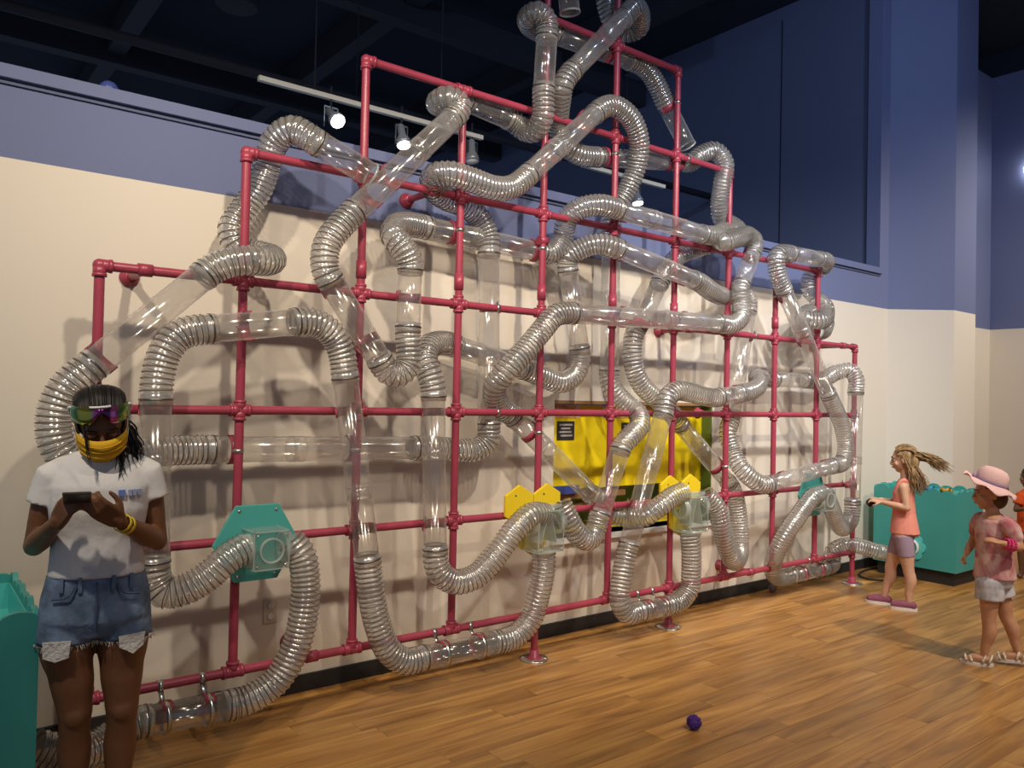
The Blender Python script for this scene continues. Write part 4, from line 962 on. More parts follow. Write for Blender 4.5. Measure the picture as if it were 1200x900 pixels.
# ---- teenager with a phone -------------------------------------------------
G = thing('person', (-0.121, -0.973, 0), 'person in white T-shirt and frayed denim shorts looking down at a phone', 'person', rz=-0.1764)
hm = Matrix.Translation((0.020, -0.045, 1.464)) @ Matrix.Rotation(math.radians(-5), 4, 'Y') @ Matrix.Rotation(math.radians(30), 4, 'X')
b = MB()
CX = 0.022
loft(b, [(CX,0.005,0.762,0.110,0.080),(CX,0.008,0.81,0.158,0.106),(CX,0.005,0.88,0.155,0.102),(CX,0.0,0.98,0.128,0.085),(CX,0.0,1.06,0.122,0.082),(CX,-0.004,1.16,0.136,0.092),(CX,-0.002,1.25,0.142,0.090),(CX+0.002,0.004,1.315,0.118,0.070),(CX+0.002,0.010,1.365,0.070,0.052)])
limb(b, [(V3(CX,0.018,1.32),0.054),(V3(CX-0.001,0.002,1.385),0.047),(V3(CX-0.002,-0.022,1.44),0.046)])
head_shape(b, hm)
# arms
SL, SR = V3(-0.124,0.005,1.282), V3(0.171,0.005,1.288)
EL, ER = V3(-0.170,0.030,1.045), V3(0.212,0.020,1.040)
WL, WR = V3(-0.100,-0.185,1.150), V3(0.078,-0.205,1.152)
for s_, e_, w_ in ((SL,EL,WL),(SR,ER,WR)):
    limb(b, [(s_ + V3(0,0,-0.004),0.044),(s_.lerp(e_,0.4),0.042),(e_,0.034)])
    limb(b, [(e_,0.034),(e_.lerp(w_,0.3),0.0375),(e_.lerp(w_,0.75),0.028),(w_,0.0225)])
# both hands close round the phone
hand(b, WL, (0.30,-0.60,0.62), (0.85,0.10,0.40), 1, 0.168, (0.55,0.85,0.70), 0.04, 0.7)
hand(b, WR, (-0.62,-0.46,0.52), (-0.62,0.20,0.70), -1, 0.168, (0.40,0.75,0.70), 0.05, 0.7)
# legs
for s in (-1, 1):
    hx = CX + s*0.082; kx = -0.032 if s < 0 else 0.112; ax = -0.030 if s < 0 else 0.108
    limb(b, [(V3(hx,0.005,0.80),0.088),(V3(hx+s*0.004,0.0,0.70),0.083),(V3((hx+kx)/2,-0.004,0.60),0.069),(V3(kx,-0.010,0.475),0.054)], 18)
    limb(b, [(V3(kx,-0.010,0.475),0.052),(V3(kx,-0.002,0.42),0.049),(V3((kx+ax)/2,0.014,0.34),0.0535),(V3(ax,0.012,0.22),0.042),(V3(ax,0.010,0.10),0.031)], 18)
    limb(b, [(V3(ax,0.035,0.045),0.034),(V3(ax+s*0.006,-0.05,0.045),0.036),(V3(ax+s*0.014,-0.13,0.035),0.032)], 14)
    b.ball((kx,-0.045,0.475), (0.034,0.024,0.042), 14, 10)
b.v = [(v[0], v[1], max(v[2], 0.022)) for v in b.v]
body = blend(b, 0.0052, 5, 'body', M['skin_tan'], G)
face_details(G, hm, 1.0, M['brown_iris'], lid=M['skin_tan'])
# T-shirt
t_ = MB()
loft(t_, [(CX,0.0,0.945,0.152,0.112),(CX,0.0,1.00,0.147,0.103),(CX,-0.002,1.08,0.143,0.099),(CX,-0.008,1.17,0.156,0.112),(CX,-0.006,1.25,0.160,0.106),(CX+0.002,0.002,1.315,0.135,0.082),(CX+0.002,0.008,1.366,0.083,0.060)])
for s_, e_ in ((SL,EL),(SR,ER)):
    d = (e_-s_).normalized(); k = 1 if s_.x > 0 else -1
    t_.sweep([s_+V3(-0.085*k,0.004,0.036), s_+V3(-0.040*k,0.002,0.018), s_+V3(-0.002*k,0,-0.002), s_+d*0.055+V3(0.002*k,-0.002,0), s_+d*0.094+V3(0.004*k,-0.004,0)], [0.046,0.053,0.0565,0.0545,0.056], 18, True)
shirt = blend(t_, 0.0062, 6, 'shirt', M['tee'], G)
M['badge'] = material('pale_print_blue', (0.42, 0.50, 0.74), 0.8); M['badgegrey'] = material('pale_print_grey', (0.62, 0.62, 0.64), 0.8); M['badgeblue'] = material('print_blue', (0.16, 0.26, 0.66), 0.8)
def chest_y(x, z):   # front surface of the shirt near the print
    return -0.112*(max(0.0, 1-abs((x-CX)/0.158)**2.3))**(1/2.3) - 0.014
for i, (x0, x1, mt) in enumerate(((0.078,0.098,'badgeblue'),(0.108,0.120,'badge'),(0.122,0.134,'badge'),(0.138,0.150,'badge'))):
    q = []
    for x in (x0, x1):
        for z in (1.222, 1.242): q.append(V3(x, chest_y(x,z)-0.0, z))
    MB().add([q[0],q[2],q[3],q[1], q[0]+V3(0,.012,0), q[2]+V3(0,.012,0), q[3]+V3(0,.012,0), q[1]+V3(0,.012,0)], [(0,1,2,3),(4,7,6,5),(0,4,5,1),(1,5,6,2),(2,6,7,3),(3,7,4,0)]).build('shirt_print', M[mt], shirt)
# denim shorts
s_ = MB()
loft(s_, [(CX,0.004,0.742,0.125,0.094),(CX,0.008,0.80,0.176,0.122),(CX,0.006,0.87,0.170,0.116),(CX,0.004,0.952,0.152,0.104)])
for s in (-1, 1):
    hx = CX + s*0.084
    s_.sweep([V3(hx,0.004,0.82), V3(hx+s*0.003,0.0,0.76), V3(hx+s*0.004,-0.002,0.722)], [0.090,0.091,0.0915], 22, True)
shorts = blend(s_, 0.0062, 3, 'shorts', M['denim'], G)
def hip_y(x, r=0.178, ry=0.124): return 0.006 - ry*(max(0.0, 1-abs((x-CX)/r)**2.3))**(1/2.3) - 0.002
def strip(pts, w, name, mat, par, th=0.004):
    mb = MB(); mb.sweep([V3(*p) for p in pts], [(w, th)]*len(pts), 6, True); return mb.build(name, mat, par)
limb(MB(), [(V3(CX, hip_y(CX)-0.002, 0.935),0.004),(V3(CX, hip_y(CX)-0.002, 0.86),0.004),(V3(CX-0.002, hip_y(CX)+0.006, 0.775),0.004)], 8).build('fly_seam', M['denimdark'], shorts)
for s in (-1, 1):
    limb(MB(), [(V3(CX+s*0.062, hip_y(CX+s*0.062,0.165,0.114)-0.002, 0.930),0.0032),(V3(CX+s*0.085, hip_y(CX+s*0.085)-0.002, 0.895),0.0032),(V3(CX+s*0.130, hip_y(CX+s*0.130)-0.001, 0.885),0.0032)], 8).build('pocket_seam', M['denimdark'], shorts)
    for dx in (0.05, 0.105): MB().box((CX+s*dx-0.006, hip_y(CX+s*dx,0.165,0.112)-0.006, 0.905),(CX+s*dx+0.006, hip_y(CX+s*dx,0.165,0.112)+0.004, 0.955)).build('belt_loop', M['denim'], shorts)
    # pocket bag hanging under the frayed hem
    hx = CX + s*0.112; fz = 0.735
    poly = [(hx-0.042,fz+0.01),(hx+0.040,fz+0.012),(hx+0.036,fz-0.040+0.012*(s>0)),(hx+0.004*s,fz-0.052),(hx-0.040,fz-0.040+0.016*(s>0))]
    pb = MB(); vs = []
    for dy in (-0.006, 0.006):
        for (x, z) in poly:
            u = (x-(CX+s*0.084))/0.108; vs.append((x, -0.094*math.sqrt(max(0.05,1-u*u)) - 0.010 + dy, z))
    n_ = len(poly); pb.add(vs, [tuple(range(n_)), tuple(range(2*n_-1, n_-1, -1))] + [(i,(i+1)%n_,(i+1)%n_+n_,i+n_)[::-1] for i in range(n_)])
    pb.build('pocket_bag', M['fray'], shorts)
    rr = random.Random(5+s); fy = MB(); hx = CX + s*0.0875
    for k in range(90):
        a = 2*math.pi*k/90 + rr.uniform(-.03,.03); p = V3(hx+0.0955*math.cos(a), -0.002+0.0955*math.sin(a), 0.726)
        fy.sweep([p, p+V3(rr.uniform(-.006,.006),rr.uniform(-.006,.006),-rr.uniform(0.004,0.02))], [0.0022,0.0008], 4, False)
    fy.build('frayed_hem', M['fray'], shorts)
# sandals
for ax, s in ((-0.030,-1),(0.108,1)):
    MB().prism([(ax-0.036,0.07),(ax-0.040,-0.05),(ax+s*0.012-0.042,-0.135),(ax+s*0.014,-0.172),(ax+s*0.012+0.042,-0.135),(ax+0.040,-0.05),(ax+0.036,0.07)], 0.0, 0.022).build('shoe_sole', M['black'], G)
# mask, ear loops
def shell_patch(name, mat, m, parent, az0, az1, ring, K=18, th=0.004, notch=None):
    """curved patch round the face: ring = list of (z, radius_x, radius_y, y0); notch lifts the first ring near the middle"""
    mb = MB(); vs = []; n = len(ring)
    for i, (z, rx, ry, y0) in enumerate(ring):
        for k in range(K+1):
            a = math.radians(az0 + (az1-az0)*k/K); zz = z
            if notch: zz = z + notch*(1-i/(n-1))*math.exp(-(a/0.24)**2) + 0.012*(1-i/(n-1))*abs(a/1.2)**3
            vs.append((rx*math.sin(a), y0-ry*math.cos(a), zz))
    fs = [(i*(K+1)+k, i*(K+1)+k+1, (i+1)*(K+1)+k+1, (i+1)*(K+1)+k) for i in range(n-1) for k in range(K)]
    mb.add(vs, fs, True); o = xform(mb, m).build(name, mat, parent)
    sm_ = o.modifiers.new('thickness', 'SOLIDIFY'); sm_.thickness = th; sm_.offset = 0; return o
mk = shell_patch('face_mask', M['mask'], hm, G, -74, 74, [(-0.008,0.078,0.094,-0.006),(-0.020,0.080,0.106,-0.006),(-0.036,0.080,0.111,-0.006),(-0.056,0.078,0.107,-0.006),(-0.078,0.072,0.098,-0.006),(-0.098,0.060,0.083,-0.008)])
for z in (-0.018,-0.038,-0.058): xform(limb(MB(), [(V3(0.080*math.sin(a), -0.008-0.1135*math.cos(a), z-0.004),0.0022) for a in (-1.1,-0.6,0,0.6,1.1)], 6), hm).build('mask_pleat', M['mask'], mk)
for s in (-1,1):
    xform(limb(MB(), [(V3(s*0.076,-0.032,-0.016),0.0016),(V3(s*0.082,-0.006,0.006),0.0016),(V3(s*0.083,0.016,0.004),0.0016)], 6), hm).build('ear_loop', M['fray'], mk)
    xform(limb(MB(), [(V3(s*0.070,-0.034,-0.074),0.0016),(V3(s*0.081,-0.008,-0.040),0.0016),(V3(s*0.083,0.018,-0.020),0.0016)], 6), hm).build('ear_loop', M['fray'], mk)
# hair: cap with a side pony tail
hc = MB(); hc.ball((0,0.018,0.030), (0.081,0.098,0.094), 24, 16); hc.ball((0,0.050,-0.010), (0.074,0.070,0.082), 20, 14)
hair = blend(xform(hc, hm), 0.006, 2, 'hair', M['hair_black'], G, keep_face=lambda c: (hm.inverted() @ c).y > -0.052 - 0.0 and not ((hm.inverted() @ c).z < 0.035 and (hm.inverted() @ c).y < -0.028 and abs((hm.inverted() @ c).x) < 0.2))
sm_ = hair.modifiers.new('thickness', 'SOLIDIFY'); sm_.thickness = 0.005; sm_.offset = 0
st = MB()
rr = random.Random(11)
for i in range(90):    # combed strands over the skull from the hairline back
    a = rr.uniform(-1.25, 1.25); pts = []
    for k in range(7):
        t = k/6; ang = -0.95 + 2.2*t
        pts.append(V3(0.083*math.sin(a)*math.cos(ang*0.45)+0.0, 0.018+0.101*math.sin(ang)*math.cos(a*0.5), 0.030+0.097*math.cos(ang)*math.cos(a*0.75)))
    st.sweep(pts, [0.0026]*6+[0.001], 4, False)
xform(st, hm)
hair_strands(st, (V3(0.085,0.03,1.50),V3(0.105,0.03,1.44)), (V3(0.095,-0.02,1.29),V3(0.150,-0.03,1.34)), 70, 0.0034, 4, 0.5, 0.008, 0.014)
hair_strands(st, (V3(0.080,-0.02,1.47),V3(0.095,0.0,1.43)), (V3(0.075,-0.085,1.275),V3(0.105,-0.075,1.30)), 22, 0.0026, 9, 0.5, 0.006, 0.008)
hair_strands(st, (V3(-0.040,-0.130,1.50),V3(-0.036,-0.132,1.49)), (V3(-0.012,-0.150,1.325),V3(-0.008,-0.150,1.335)), 6, 0.0016, 6, 0.2, 0.0, 0.003)
st.build('hair_strands', M['hair_black'], hair)
# mirrored sport glasses pushed up on the head
gl = thing('sunglasses', (0,0,0), 'wraparound mirrored sunglasses with white arms pushed up on the dark hair', 'sunglasses')
gm = G.matrix_basis @ hm if False else Matrix.Translation(Vector((-0.121,-0.973,0))) @ Matrix.Rotation(-0.1764, 4, 'Z') @ hm
gl.location = gm @ V3(0,-0.09,0.055)
gi = Matrix.Translation(-Vector(gl.location)) @ gm @ Matrix.Rotation(math.radians(-16), 4, 'X')
def gpatch(name, mat, az0, az1, ring, th, notch=None): return shell_patch(name, mat, gi, gl, az0, az1, ring, 40, th, notch)
gpatch('lens_shield', M['lens'], -68, 68, [(0.024,0.094,0.112,0.004),(0.042,0.096,0.114,0.006),(0.064,0.094,0.112,0.008),(0.080,0.090,0.106,0.012)], 0.003, 0.040)
gpatch('top_frame', M['white'], -20, 20, [(0.079,0.092,0.108,0.011),(0.087,0.091,0.107,0.012)], 0.006)
for s in (-1,1):
    xform(limb(MB(), [(V3(s*0.088,-0.030,0.072),0.0048),(V3(s*0.094,0.010,0.060),0.005),(V3(s*0.092,0.050,0.034),0.004),(V3(s*0.086,0.075,0.008),0.0035)], 8), gi).build('temple_arm', M['white'], gl)
# phone in the hands
gw = Matrix.Translation(Vector((-0.121,-0.973,0))) @ Matrix.Rotation(-0.1764, 4, 'Z')
ph_ = thing('mobile_phone', gw @ V3(-0.042,-0.285,1.238), 'dark mobile phone held in both hands of the girl', 'phone')
pm = Matrix.Rotation(-0.1764, 4, 'Z') @ Matrix.Rotation(math.radians(-20), 4, 'X')
bevel(xform(MB().box((-0.039,-0.076,-0.0045),(0.039,0.076,0.0045)), pm).build('case', M['phone'], ph_), 0.003)
xform(MB().box((-0.035,-0.071,0.0045),(0.035,0.071,0.0053)), pm).build('screen', M['screen'], ph_)
# wrist bands
for k, off in enumerate((0.10, 0.19)):
    p = WR.lerp(ER, off); d = (ER-WR).normalized()
    mbb = MB().lathe([(0.0275,-0.006),(0.0305,-0.006),(0.0305,0.006),(0.0275,0.006)], (0,0,0), d, 24, False)
    wb = thing('wristband', gw @ p, ('yellow silicone wristband nearer the hand of the phone girl', 'yellow silicone wristband farther up the arm of the phone girl')[k], 'wristband', 'yellow wristbands on the phone girl')
    xform(mbb, Matrix.Rotation(-0.1764, 4, 'Z')).build('band', M['band'], wb)
# ---- child in coral top ----------------------------------------------------
M['coral'] = material('coral_cotton', (0.80, 0.30, 0.23), 0.85, spec=0.15, bump=(30, 0.4))
M['lavender'] = material('lavender_leggings', (0.36, 0.27, 0.36), 0.8, spec=0.15, bump=(30, 0.2))
M['wine'] = material('plum_canvas', (0.24, 0.07, 0.12), 0.8)
M['sole'] = material('white_rubber_sole', (0.72, 0.68, 0.64), 0.6)
K1 = thing('person', (5.592, -0.913, 0), 'child in coral tank top and lavender shorts with long hair flying back', 'person', rz=-1.1087)
k1m = Matrix.Translation((5.592,-0.913,0)) @ Matrix.Rotation(-1.1087, 4, 'Z')
hm1 = Matrix.Translation((0.070,0.0,1.170)) @ Matrix.Rotation(math.radians(-92), 4, 'Z') @ Matrix.Rotation(math.radians(8), 4, 'X')
b = MB()
loft(b, [(0.075,0,0.56,0.078,0.105),(0.080,0,0.63,0.080,0.108),(0.078,0,0.72,0.070,0.094),(0.074,0,0.82,0.070,0.098),(0.076,0,0.92,0.072,0.112),(0.082,0,0.98,0.056,0.098),(0.086,0,1.01,0.040,0.050)])
limb(b, [(V3(0.090,0,0.98),0.042),(V3(0.088,0,1.06),0.038),(V3(0.080,0,1.11),0.040)])
head_shape(b, hm1, 0.067, 0.084, 0.100)
for sy, S_, E_, W_, hd in ((-1, V3(0.072,-0.110,0.958), V3(0.100,-0.145,0.800), V3(-0.080,-0.105,0.832), (-1,0.10,0.12)), (1, V3(0.070,0.110,0.958), V3(0.060,0.140,0.800), V3(-0.085,0.030,0.835), (-1,-0.25,0.1))):
    limb(b, [(S_,0.036),(S_.lerp(E_,0.4),0.031),(E_,0.026)]); limb(b, [(E_,0.026),(E_.lerp(W_,0.35),0.0275),(W_,0.0185)])
    hand(b, W_, hd, (0,-sy*0.35,-1), -sy, 0.125, (0.35,0.55,0.45), 0.06, 0.8)
for (H_, K_, A_, T_) in ((V3(0.075,-0.055,0.58), V3(0.118,-0.055,0.300), V3(0.122,-0.058,0.075), V3(0.015,-0.058,0.028)), (V3(0.068,0.055,0.58), V3(-0.012,0.055,0.300), V3(-0.052,0.055,0.075), V3(-0.160,0.055,0.028))):
    limb(b, [(H_,0.070),(H_.lerp(K_,0.45),0.058),(K_,0.042)], 16)
    limb(b, [(K_,0.041),(K_.lerp(A_,0.32)+V3(0.014,0,0),0.043),(K_.lerp(A_,0.75),0.030),(A_,0.025)], 16)
    limb(b, [(A_+V3(0.022,0,-0.038),0.026),(A_.lerp(T_,0.5)+V3(0,0,-0.008),0.027),(T_,0.022)])
blend(b, 0.0058, 4, 'body', M['skin_light'], K1)
face_details(K1, hm1, 0.93, M['brown_iris'], lip=M['lip'])
t_ = MB()
loft(t_, [(0.088,0,0.590,0.108,0.128),(0.084,0,0.66,0.098,0.121),(0.080,0,0.75,0.084,0.108),(0.076,0,0.84,0.080,0.107),(0.076,0,0.915,0.080,0.108)])
for s in (-1,1): limb(t_, [(V3(0.020,s*0.062,0.90),0.020),(V3(0.048,s*0.070,0.985),0.018),(V3(0.090,s*0.066,1.005),0.018),(V3(0.125,s*0.050,0.92),0.022)], 10)
top1 = blend(t_, 0.0065, 4, 'tank_top', M['coral'], K1)
limb(MB(), [(V3(0.150,-0.05,0.600),0.016),(V3(0.172,0.0,0.575),0.014),(V3(0.150,0.05,0.600),0.016)], 8).build('shirt_tail', M['coral'], top1)
s_ = MB(); loft(s_, [(0.075,0,0.545,0.082,0.108),(0.080,0,0.60,0.090,0.117),(0.080,0,0.67,0.084,0.112)])
for (H_, K_) in ((V3(0.075,-0.055,0.58), V3(0.118,-0.055,0.300)), (V3(0.068,0.055,0.58), V3(-0.012,0.055,0.300))):
    d = K_-H_; s_.sweep([H_+d*0.0, H_+d*0.3, H_+d*0.60], [0.073,0.068,0.060], 18, True)
blend(s_, 0.0065, 3, 'shorts', M['lavender'], K1)
for (A_, T_) in ((V3(0.122,-0.058,0.075), V3(0.015,-0.058,0.028)), (V3(-0.052,0.055,0.075), V3(-0.160,0.055,0.028))):
    q = MB(); limb(q, [(V3(A_.x+0.024,A_.y,0.040),0.034),(V3((A_.x+T_.x)/2,A_.y,0.040),0.036),(V3(T_.x+0.006,A_.y,0.034),0.031)])
    q.v = [(v[0],v[1],max(v[2],0.016)) for v in q.v]
    sh = blend(q, 0.006, 2, 'shoe', M['wine'], K1)
    pr_ = []
    for k in range(20):
        a = 2*math.pi*k/20; pr_.append(((A_.x+T_.x)/2+0.014+0.100*math.cos(a), A_.y+0.039*math.sin(a)*(1-0.12*math.cos(a))))
    MB().prism(pr_, 0.0, 0.024).build('shoe_sole', M['sole'], sh)
hc = MB(); hc.ball((0,0.018,0.026), (0.074,0.092,0.086), 22, 14); hc.ball((0,0.045,-0.020), (0.068,0.066,0.080), 18, 12)
im1 = hm1.inverted()
hair1 = blend(xform(hc, hm1), 0.006, 2, 'hair', M['hair_fair'], K1, keep_face=lambda c: (im1 @ c).y > -0.040 and not ((im1 @ c).z < 0.030 and (im1 @ c).y < -0.012))
sm_ = hair1.modifiers.new('thickness','SOLIDIFY'); sm_.thickness = 0.005; sm_.offset = 0
st = MB()
hair_strands(st, (V3(0.120,-0.045,1.215),V3(0.150,0.045,1.170)), (V3(0.300,-0.03,1.140),V3(0.385,0.03,1.100)), 160, 0.0038, 21, 0.9, 0.009, 0.024)
hair_strands(st, (V3(0.100,-0.055,1.190),V3(0.150,0.03,1.120)), (V3(0.150,-0.09,0.930),V3(0.225,-0.02,0.960)), 170, 0.0042, 22, 0.4, 0.010, 0.022)
hair_strands(st, (V3(0.060,-0.066,1.200),V3(0.110,-0.070,1.160)), (V3(0.120,-0.085,1.000),V3(0.160,-0.09,0.960)), 50, 0.0034, 23, 0.5, 0.006, 0.010)
rr = random.Random(8)
for i in range(70):
    a = rr.uniform(-1.3, 1.3); pts = []
    for k in range(7):
        ang = -0.75 + 2.1*k/6
        pts.append(hm1 @ V3(0.077*math.sin(a), 0.018+0.095*math.sin(ang)*math.cos(a*0.5), 0.026+0.090*math.cos(ang)*math.cos(a*0.75)))
    st.sweep(pts, [0.003]*6+[0.001], 4, False)
st.build('hair_strands', M['hair_fair'], hair1)
pompom(k1m @ V3(-0.160,-0.060,0.815), 0.034, M['plum'], 'dark plum pompom held in the hand of the child in coral')

# ---- child in pink hat -----------------------------------------------------
def tie_dye():
    m = material('pink_tie_dye_cotton', (0.8,0.5,0.5), 0.85, spec=0.15); nt = m.node_tree; p = nt.nodes['Principled BSDF']
    tc = nt.nodes.new('ShaderNodeTexCoord'); n = nt.nodes.new('ShaderNodeTexNoise'); n.inputs['Scale'].default_value = 7; n.inputs['Distortion'].default_value = 1.2
    nt.links.new(tc.outputs['Object'], n.inputs['Vector']); r = nt.nodes.new('ShaderNodeValToRGB'); e = r.color_ramp.elements
    e[0].position = 0.35; e[0].color = (0.45,0.10,0.13,1); e[1].position = 0.62; e[1].color = (0.72,0.50,0.46,1)
    nt.links.new(n.outputs['Fac'], r.inputs[0]); nt.links.new(r.outputs[0], p.inputs['Base Color']); return m
M['tiedye'] = tie_dye()
M['hatpink'] = material('pale_pink_hat_cloth', (0.80, 0.52, 0.50), 0.85, spec=0.15, bump=(40, 0.2))
M['hatband'] = material('lilac_ribbon', (0.34, 0.25, 0.38), 0.8)
M['palejean'] = material('pale_bleached_denim', (0.52, 0.52, 0.56), 0.85, spec=0.15, noise=(12, 0.4))
M['magenta'] = material('magenta_beads', (0.72, 0.03, 0.20), 0.45)
K2 = thing('person', (4.743, -1.963, 0), 'child in pale pink sun hat and pink tie-dye top walking with white sandals', 'person', rz=-1.2057)
k2m = Matrix.Translation((4.743,-1.963,0)) @ Matrix.Rotation(-1.2057, 4, 'Z')
hm2 = Matrix.Translation((-0.022,0.0,1.055)) @ Matrix.Rotation(math.radians(-72), 4, 'Z') @ Matrix.Rotation(math.radians(4), 4, 'X')
b = MB()
loft(b, [(0.010,0,0.50,0.092,0.092),(0.012,0,0.57,0.096,0.096),(0.010,0,0.66,0.086,0.084),(0.006,0,0.76,0.088,0.090),(0.004,0,0.85,0.092,0.098),(0.002,0,0.91,0.070,0.086),(0.000,0,0.935,0.042,0.044)])
limb(b, [(V3(0.0,0,0.91),0.040),(V3(-0.004,0,0.97),0.036),(V3(-0.012,0,1.01),0.038)])
head_shape(b, hm2, 0.066, 0.083, 0.098)
limb(b, [(V3(0.072,-0.075,0.880),0.036),(V3(0.115,-0.095,0.815),0.031),(V3(0.140,-0.110,0.752),0.027)])
W2 = V3(0.045,-0.165,0.775); limb(b, [(V3(0.140,-0.110,0.752),0.027),(V3(0.105,-0.135,0.758),0.0275),(W2,0.0185)])
hand(b, W2, (-0.95,-0.15,0.25), (0.1,0.4,-0.9), -1, 0.120, (0.45,0.6,0.5), 0.06, 0.6)
limb(b, [(V3(-0.058,0.075,0.880),0.036),(V3(-0.085,0.095,0.800),0.031),(V3(-0.107,0.105,0.735),0.026)])
W3 = V3(-0.142,0.075,0.655); limb(b, [(V3(-0.107,0.105,0.735),0.026),(V3(-0.122,0.095,0.70),0.0265),(W3,0.0185)])
hand(b, W3, (-0.45,-0.15,-0.88), (0.75,-0.2,-0.4), 1, 0.115, (1.0,1.2,0.9), 0.03, 0.9)
LEG2 = ((V3(-0.012,-0.050,0.50), V3(-0.016,-0.060,0.275), V3(-0.036,-0.062,0.072), V3(-0.128,-0.066,0.022)), (V3(0.030,0.050,0.50), V3(0.078,0.050,0.285), V3(0.138,0.050,0.098), V3(0.058,0.048,0.026)))
for (H_, K_, A_, T_) in LEG2:
    limb(b, [(H_,0.066),(H_.lerp(K_,0.5),0.053),(K_,0.040)], 16)
    limb(b, [(K_,0.039),(K_.lerp(A_,0.34)+V3(0.012,0,0),0.041),(K_.lerp(A_,0.78),0.028),(A_,0.024)], 16)
    limb(b, [(A_+V3(0.020,0,-0.036),0.024),(A_.lerp(T_,0.55)+V3(0,0,-0.004),0.026),(T_,0.020)])
blend(b, 0.0058, 4, 'body', M['skin_mid'], K2)
face_details(K2, hm2, 0.92, M['brown_iris'], lip=M['lip'])
t_ = MB()
loft(t_, [(0.012,0,0.535,0.120,0.118),(0.012,0,0.62,0.108,0.106),(0.008,0,0.72,0.101,0.101),(0.005,0,0.82,0.104,0.108),(0.003,0,0.885,0.094,0.102),(0.001,0,0.925,0.056,0.060)])
for c, e in ((V3(0.078,-0.078,0.870), V3(0.118,-0.098,0.810)), (V3(-0.062,0.078,0.870), V3(-0.088,0.096,0.800))):
    limb(t_, [(c*0.55+V3(0,0,0.40),0.045),(c,0.055),(c.lerp(e,0.6),0.056),(e,0.045)], 14)
tp = blend(t_, 0.0065, 4, 'puff_sleeve_top', M['tiedye'], K2)
s_ = MB(); loft(s_, [(0.010,0,0.485,0.094,0.094),(0.012,0,0.54,0.112,0.110),(0.012,0,0.590,0.108,0.106)])
for (H_, K_, A_, T_) in LEG2:
    d = K_-H_; s_.ball(H_, 0.082, 16, 10); s_.sweep([H_, H_+d*0.2, H_+d*0.42], [0.080,0.080,0.080], 18, True)
blend(s_, 0.0065, 3, 'shorts', M['palejean'], K2)
# sun hat: crown, band and a wavy brim, front turned up
M_h = Matrix.Translation((-0.016,0,1.112)) @ Matrix.Rotation(math.radians(20), 4, 'Y')
cr = MB(); cr.lathe([(0.090,0.0),(0.092,0.03),(0.084,0.075),(0.060,0.098),(0.025,0.106),(0.001,0.107)], (0,0,0), (0,0,1), 32, False)
hat = thing('sun_hat', k2m @ V3(-0.016,0,1.112), 'pale pink sun hat with wavy brim and lilac bow on the walking child', 'hat')
RZ2 = Matrix.Rotation(-1.2057, 4, 'Z') @ Matrix.Rotation(math.radians(20), 4, 'Y')
crown = xform(cr, RZ2).build('crown', M['hatpink'], hat); sm_ = crown.modifiers.new('t','SOLIDIFY'); sm_.thickness = 0.004
br = MB(); vs = []; K = 48
for i in range(6):
    t = i/5
    for k in range(K):
        a = 2*math.pi*k/K; r = 0.089 + 0.068*t
        fr_ = max(0.0, -math.cos(a)); vs.append((r*math.cos(a), r*math.sin(a), 0.004 - 0.034*t*(1-1.2*fr_) + 0.013*t*t*math.sin(7*a+0.6)))
br.add(vs, [(i*K+k, i*K+(k+1)%K, (i+1)*K+(k+1)%K, (i+1)*K+k) for i in range(5) for k in range(K)], True)
brim = xform(br, RZ2).build('brim', M['hatpink'], hat); sm_ = brim.modifiers.new('t','SOLIDIFY'); sm_.thickness = 0.004
xform(MB().lathe([(0.0925,0.004),(0.0945,0.006),(0.0945,0.022),(0.0925,0.024)], (0,0,0), (0,0,1), 32, False), RZ2).build('ribbon_band', M['hatband'], hat)
bw = MB()
for s in (-1,1): bw.ball((-0.098,s*0.020-0.03,0.020), (0.012,0.020,0.015), 12, 8)
bw.ball((-0.102,-0.03,0.020), 0.008, 8, 6); xform(bw, RZ2).build('bow', M['hatband'], hat)
hc = MB(); hc.ball((0,0.022,0.018), (0.071,0.086,0.082), 20, 14); hc.ball((0,0.045,-0.030), (0.062,0.056,0.070), 16, 12)
im2 = hm2.inverted()
h2 = blend(xform(hc, hm2), 0.006, 2, 'hair', M['hair_brown'], K2, keep_face=lambda c: (im2 @ c).y > -0.035 and not ((im2 @ c).z < 0.028 and (im2 @ c).y < -0.004))
sm_ = h2.modifiers.new('thickness','SOLIDIFY'); sm_.thickness = 0.005; sm_.offset = 0
# beaded bracelets
for k, t in enumerate((0.28, 0.46, 0.64)):
    c = W2.lerp(V3(0.140,-0.110,0.752), t); d = (V3(0.140,-0.110,0.752)-W2).normalized(); mbb = MB(); n = d.orthogonal().normalized(); m_ = d.cross(n)
    for q in range(16):
        a = 2*math.pi*q/16; mbb.ball((n*math.cos(a)+m_*math.sin(a))*0.030, 0.0085, 8, 6)
    br_ = thing('bracelet', k2m @ c, ('magenta bead bracelet closest to the hand of the hat child', 'middle magenta bead bracelet on the arm of the hat child', 'magenta bead bracelet closest to the elbow of the hat child')[k], 'bracelet', 'magenta bracelets on the hat child')
    xform(mbb, Matrix.Rotation(-1.2057, 4, 'Z')).build('beads', M['magenta'], br_)
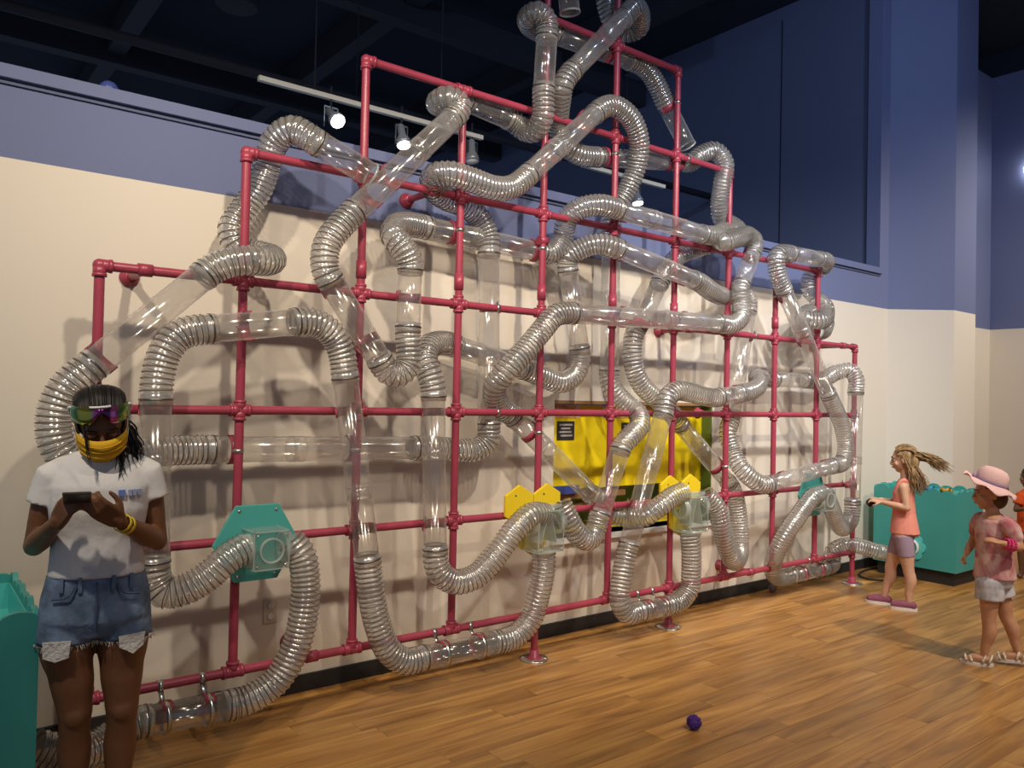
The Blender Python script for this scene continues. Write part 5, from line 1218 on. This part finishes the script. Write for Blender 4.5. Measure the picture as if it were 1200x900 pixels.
# white strapped sandals
M['sandal'] = material('white_patterned_sandal', (0.62, 0.56, 0.44), 0.6, noise=(60, 0.6))
for (H_, K_, A_, T_), lift in zip(LEG2, (0.0, 0.02)):
    f0 = A_+V3(0.030,0,-0.055); cx_ = (A_.x+T_.x)/2; ang = math.atan2(f0.z-T_.z, f0.x-T_.x) if lift else 0
    q = MB(); pr_ = []
    for k in range(20):
        a = 2*math.pi*k/20; pr_.append((0.092*math.cos(a), 0.036*math.sin(a)*(1-0.12*math.cos(a))))
    q.prism(pr_, -0.016, 0.0); m_ = Matrix.Translation((cx_+0.004, A_.y-0.002, 0.016+lift)) @ Matrix.Rotation(-ang*0.75, 4, 'Y')
    so = xform(q, m_).build('sandal_sole', M['sole'], K2)
    for dx in (-0.055,-0.025,0.030,0.062):
        q = MB(); hgt = 0.034 if dx < 0 else 0.052
        q.sweep([V3(dx+0.02*math.sin(math.pi*j/8)*(1 if dx > 0 else -0.4), -0.030*math.cos(math.pi*j/8), 0.0+hgt*math.sin(math.pi*j/8)) for j in range(9)], [0.0075]*9, 8, True)
        xform(q, m_).build('sandal_strap', M['sandal'], so)

# ---- child in orange shirt at the picture's right edge ----------------------
M['orange'] = material('orange_red_cotton', (0.72, 0.10, 0.025), 0.85, spec=0.15)
M['darkshorts'] = material('dark_grey_shorts', (0.05, 0.05, 0.06), 0.85)
K3 = thing('person', (7.784, -1.096, 0), 'child in orange-red shirt cut off by the right edge of the picture', 'person', rz=-1.2365)
hm3 = Matrix.Translation((0.020,0.0,0.945)) @ Matrix.Rotation(math.radians(-60), 4, 'Z')
b = MB()
loft(b, [(0.01,0,0.42,0.085,0.080),(0.01,0,0.50,0.088,0.085),(0.01,0,0.62,0.078,0.076),(0.01,0,0.74,0.085,0.085),(0.01,0,0.80,0.070,0.075),(0.01,0,0.83,0.04,0.04)])
limb(b, [(V3(0.01,0,0.80),0.038),(V3(0.012,0,0.89),0.036)]); head_shape(b, hm3, 0.064, 0.080, 0.095)
for s, E_, W_ in ((-1, V3(-0.088,-0.10,0.640), V3(-0.020,-0.20,0.660)), (1, V3(0.100,0.10,0.640), V3(0.04,-0.10,0.62))):
    S_ = V3(0.01+s*0.060,s*0.065,0.775); limb(b, [(S_,0.034),(E_,0.025)]); limb(b, [(E_,0.025),(W_,0.018)]); hand(b, W_, (0.6,-0.6,0.1), (0,0,1), s, 0.11, (0.4,0.6,0.4), 0.05, 0.6)
for s in (-1,1):
    limb(b, [(V3(0.01+s*0.045,0,0.43),0.06),(V3(0.01+s*0.05,0,0.24),0.038),(V3(0.01+s*0.05,0.005,0.06),0.024)]); limb(b, [(V3(0.01+s*0.05,0.02,0.028),0.024),(V3(0.0+s*0.055,-0.09,0.024),0.022)])
b.v = [(v[0],v[1],max(v[2],0.004)) for v in b.v]
blend(b, 0.006, 4, 'body', M['skin_deep'], K3); face_details(K3, hm3, 0.88, M['brown_iris'], lip=M['lip'])
t_ = MB(); loft(t_, [(0.01,0,0.43,0.100,0.096),(0.01,0,0.55,0.092,0.090),(0.01,0,0.70,0.092,0.090),(0.01,0,0.785,0.084,0.084),(0.01,0,0.825,0.052,0.052)])
for s, E_ in ((-1, V3(-0.088,-0.10,0.640)), (1, V3(0.100,0.10,0.640))):
    S_ = V3(0.01+s*0.060,s*0.065,0.775); t_.sweep([S_*0.6+V3(0,0,0.31), S_, S_.lerp(E_,0.62)], [0.042,0.044,0.047], 16, True)
blend(t_, 0.0065, 4, 'shirt', M['orange'], K3)
s_ = MB(); loft(s_, [(0.01,0,0.40,0.092,0.088),(0.01,0,0.47,0.096,0.092)])
for s in (-1,1): s_.sweep([V3(0.01+s*0.045,0,0.43), V3(0.01+s*0.05,0,0.27)], [0.064,0.062], 16, True)
blend(s_, 0.0065, 3, 'shorts', M['darkshorts'], K3)
hc = MB(); hc.ball((0,0.014,0.028), (0.070,0.086,0.080), 20, 14)
im3 = hm3.inverted(); h3 = blend(xform(hc, hm3), 0.006, 1, 'hair', M['lash'], K3, keep_face=lambda c: not ((im3 @ c).z < 0.03 and (im3 @ c).y < 0.0))
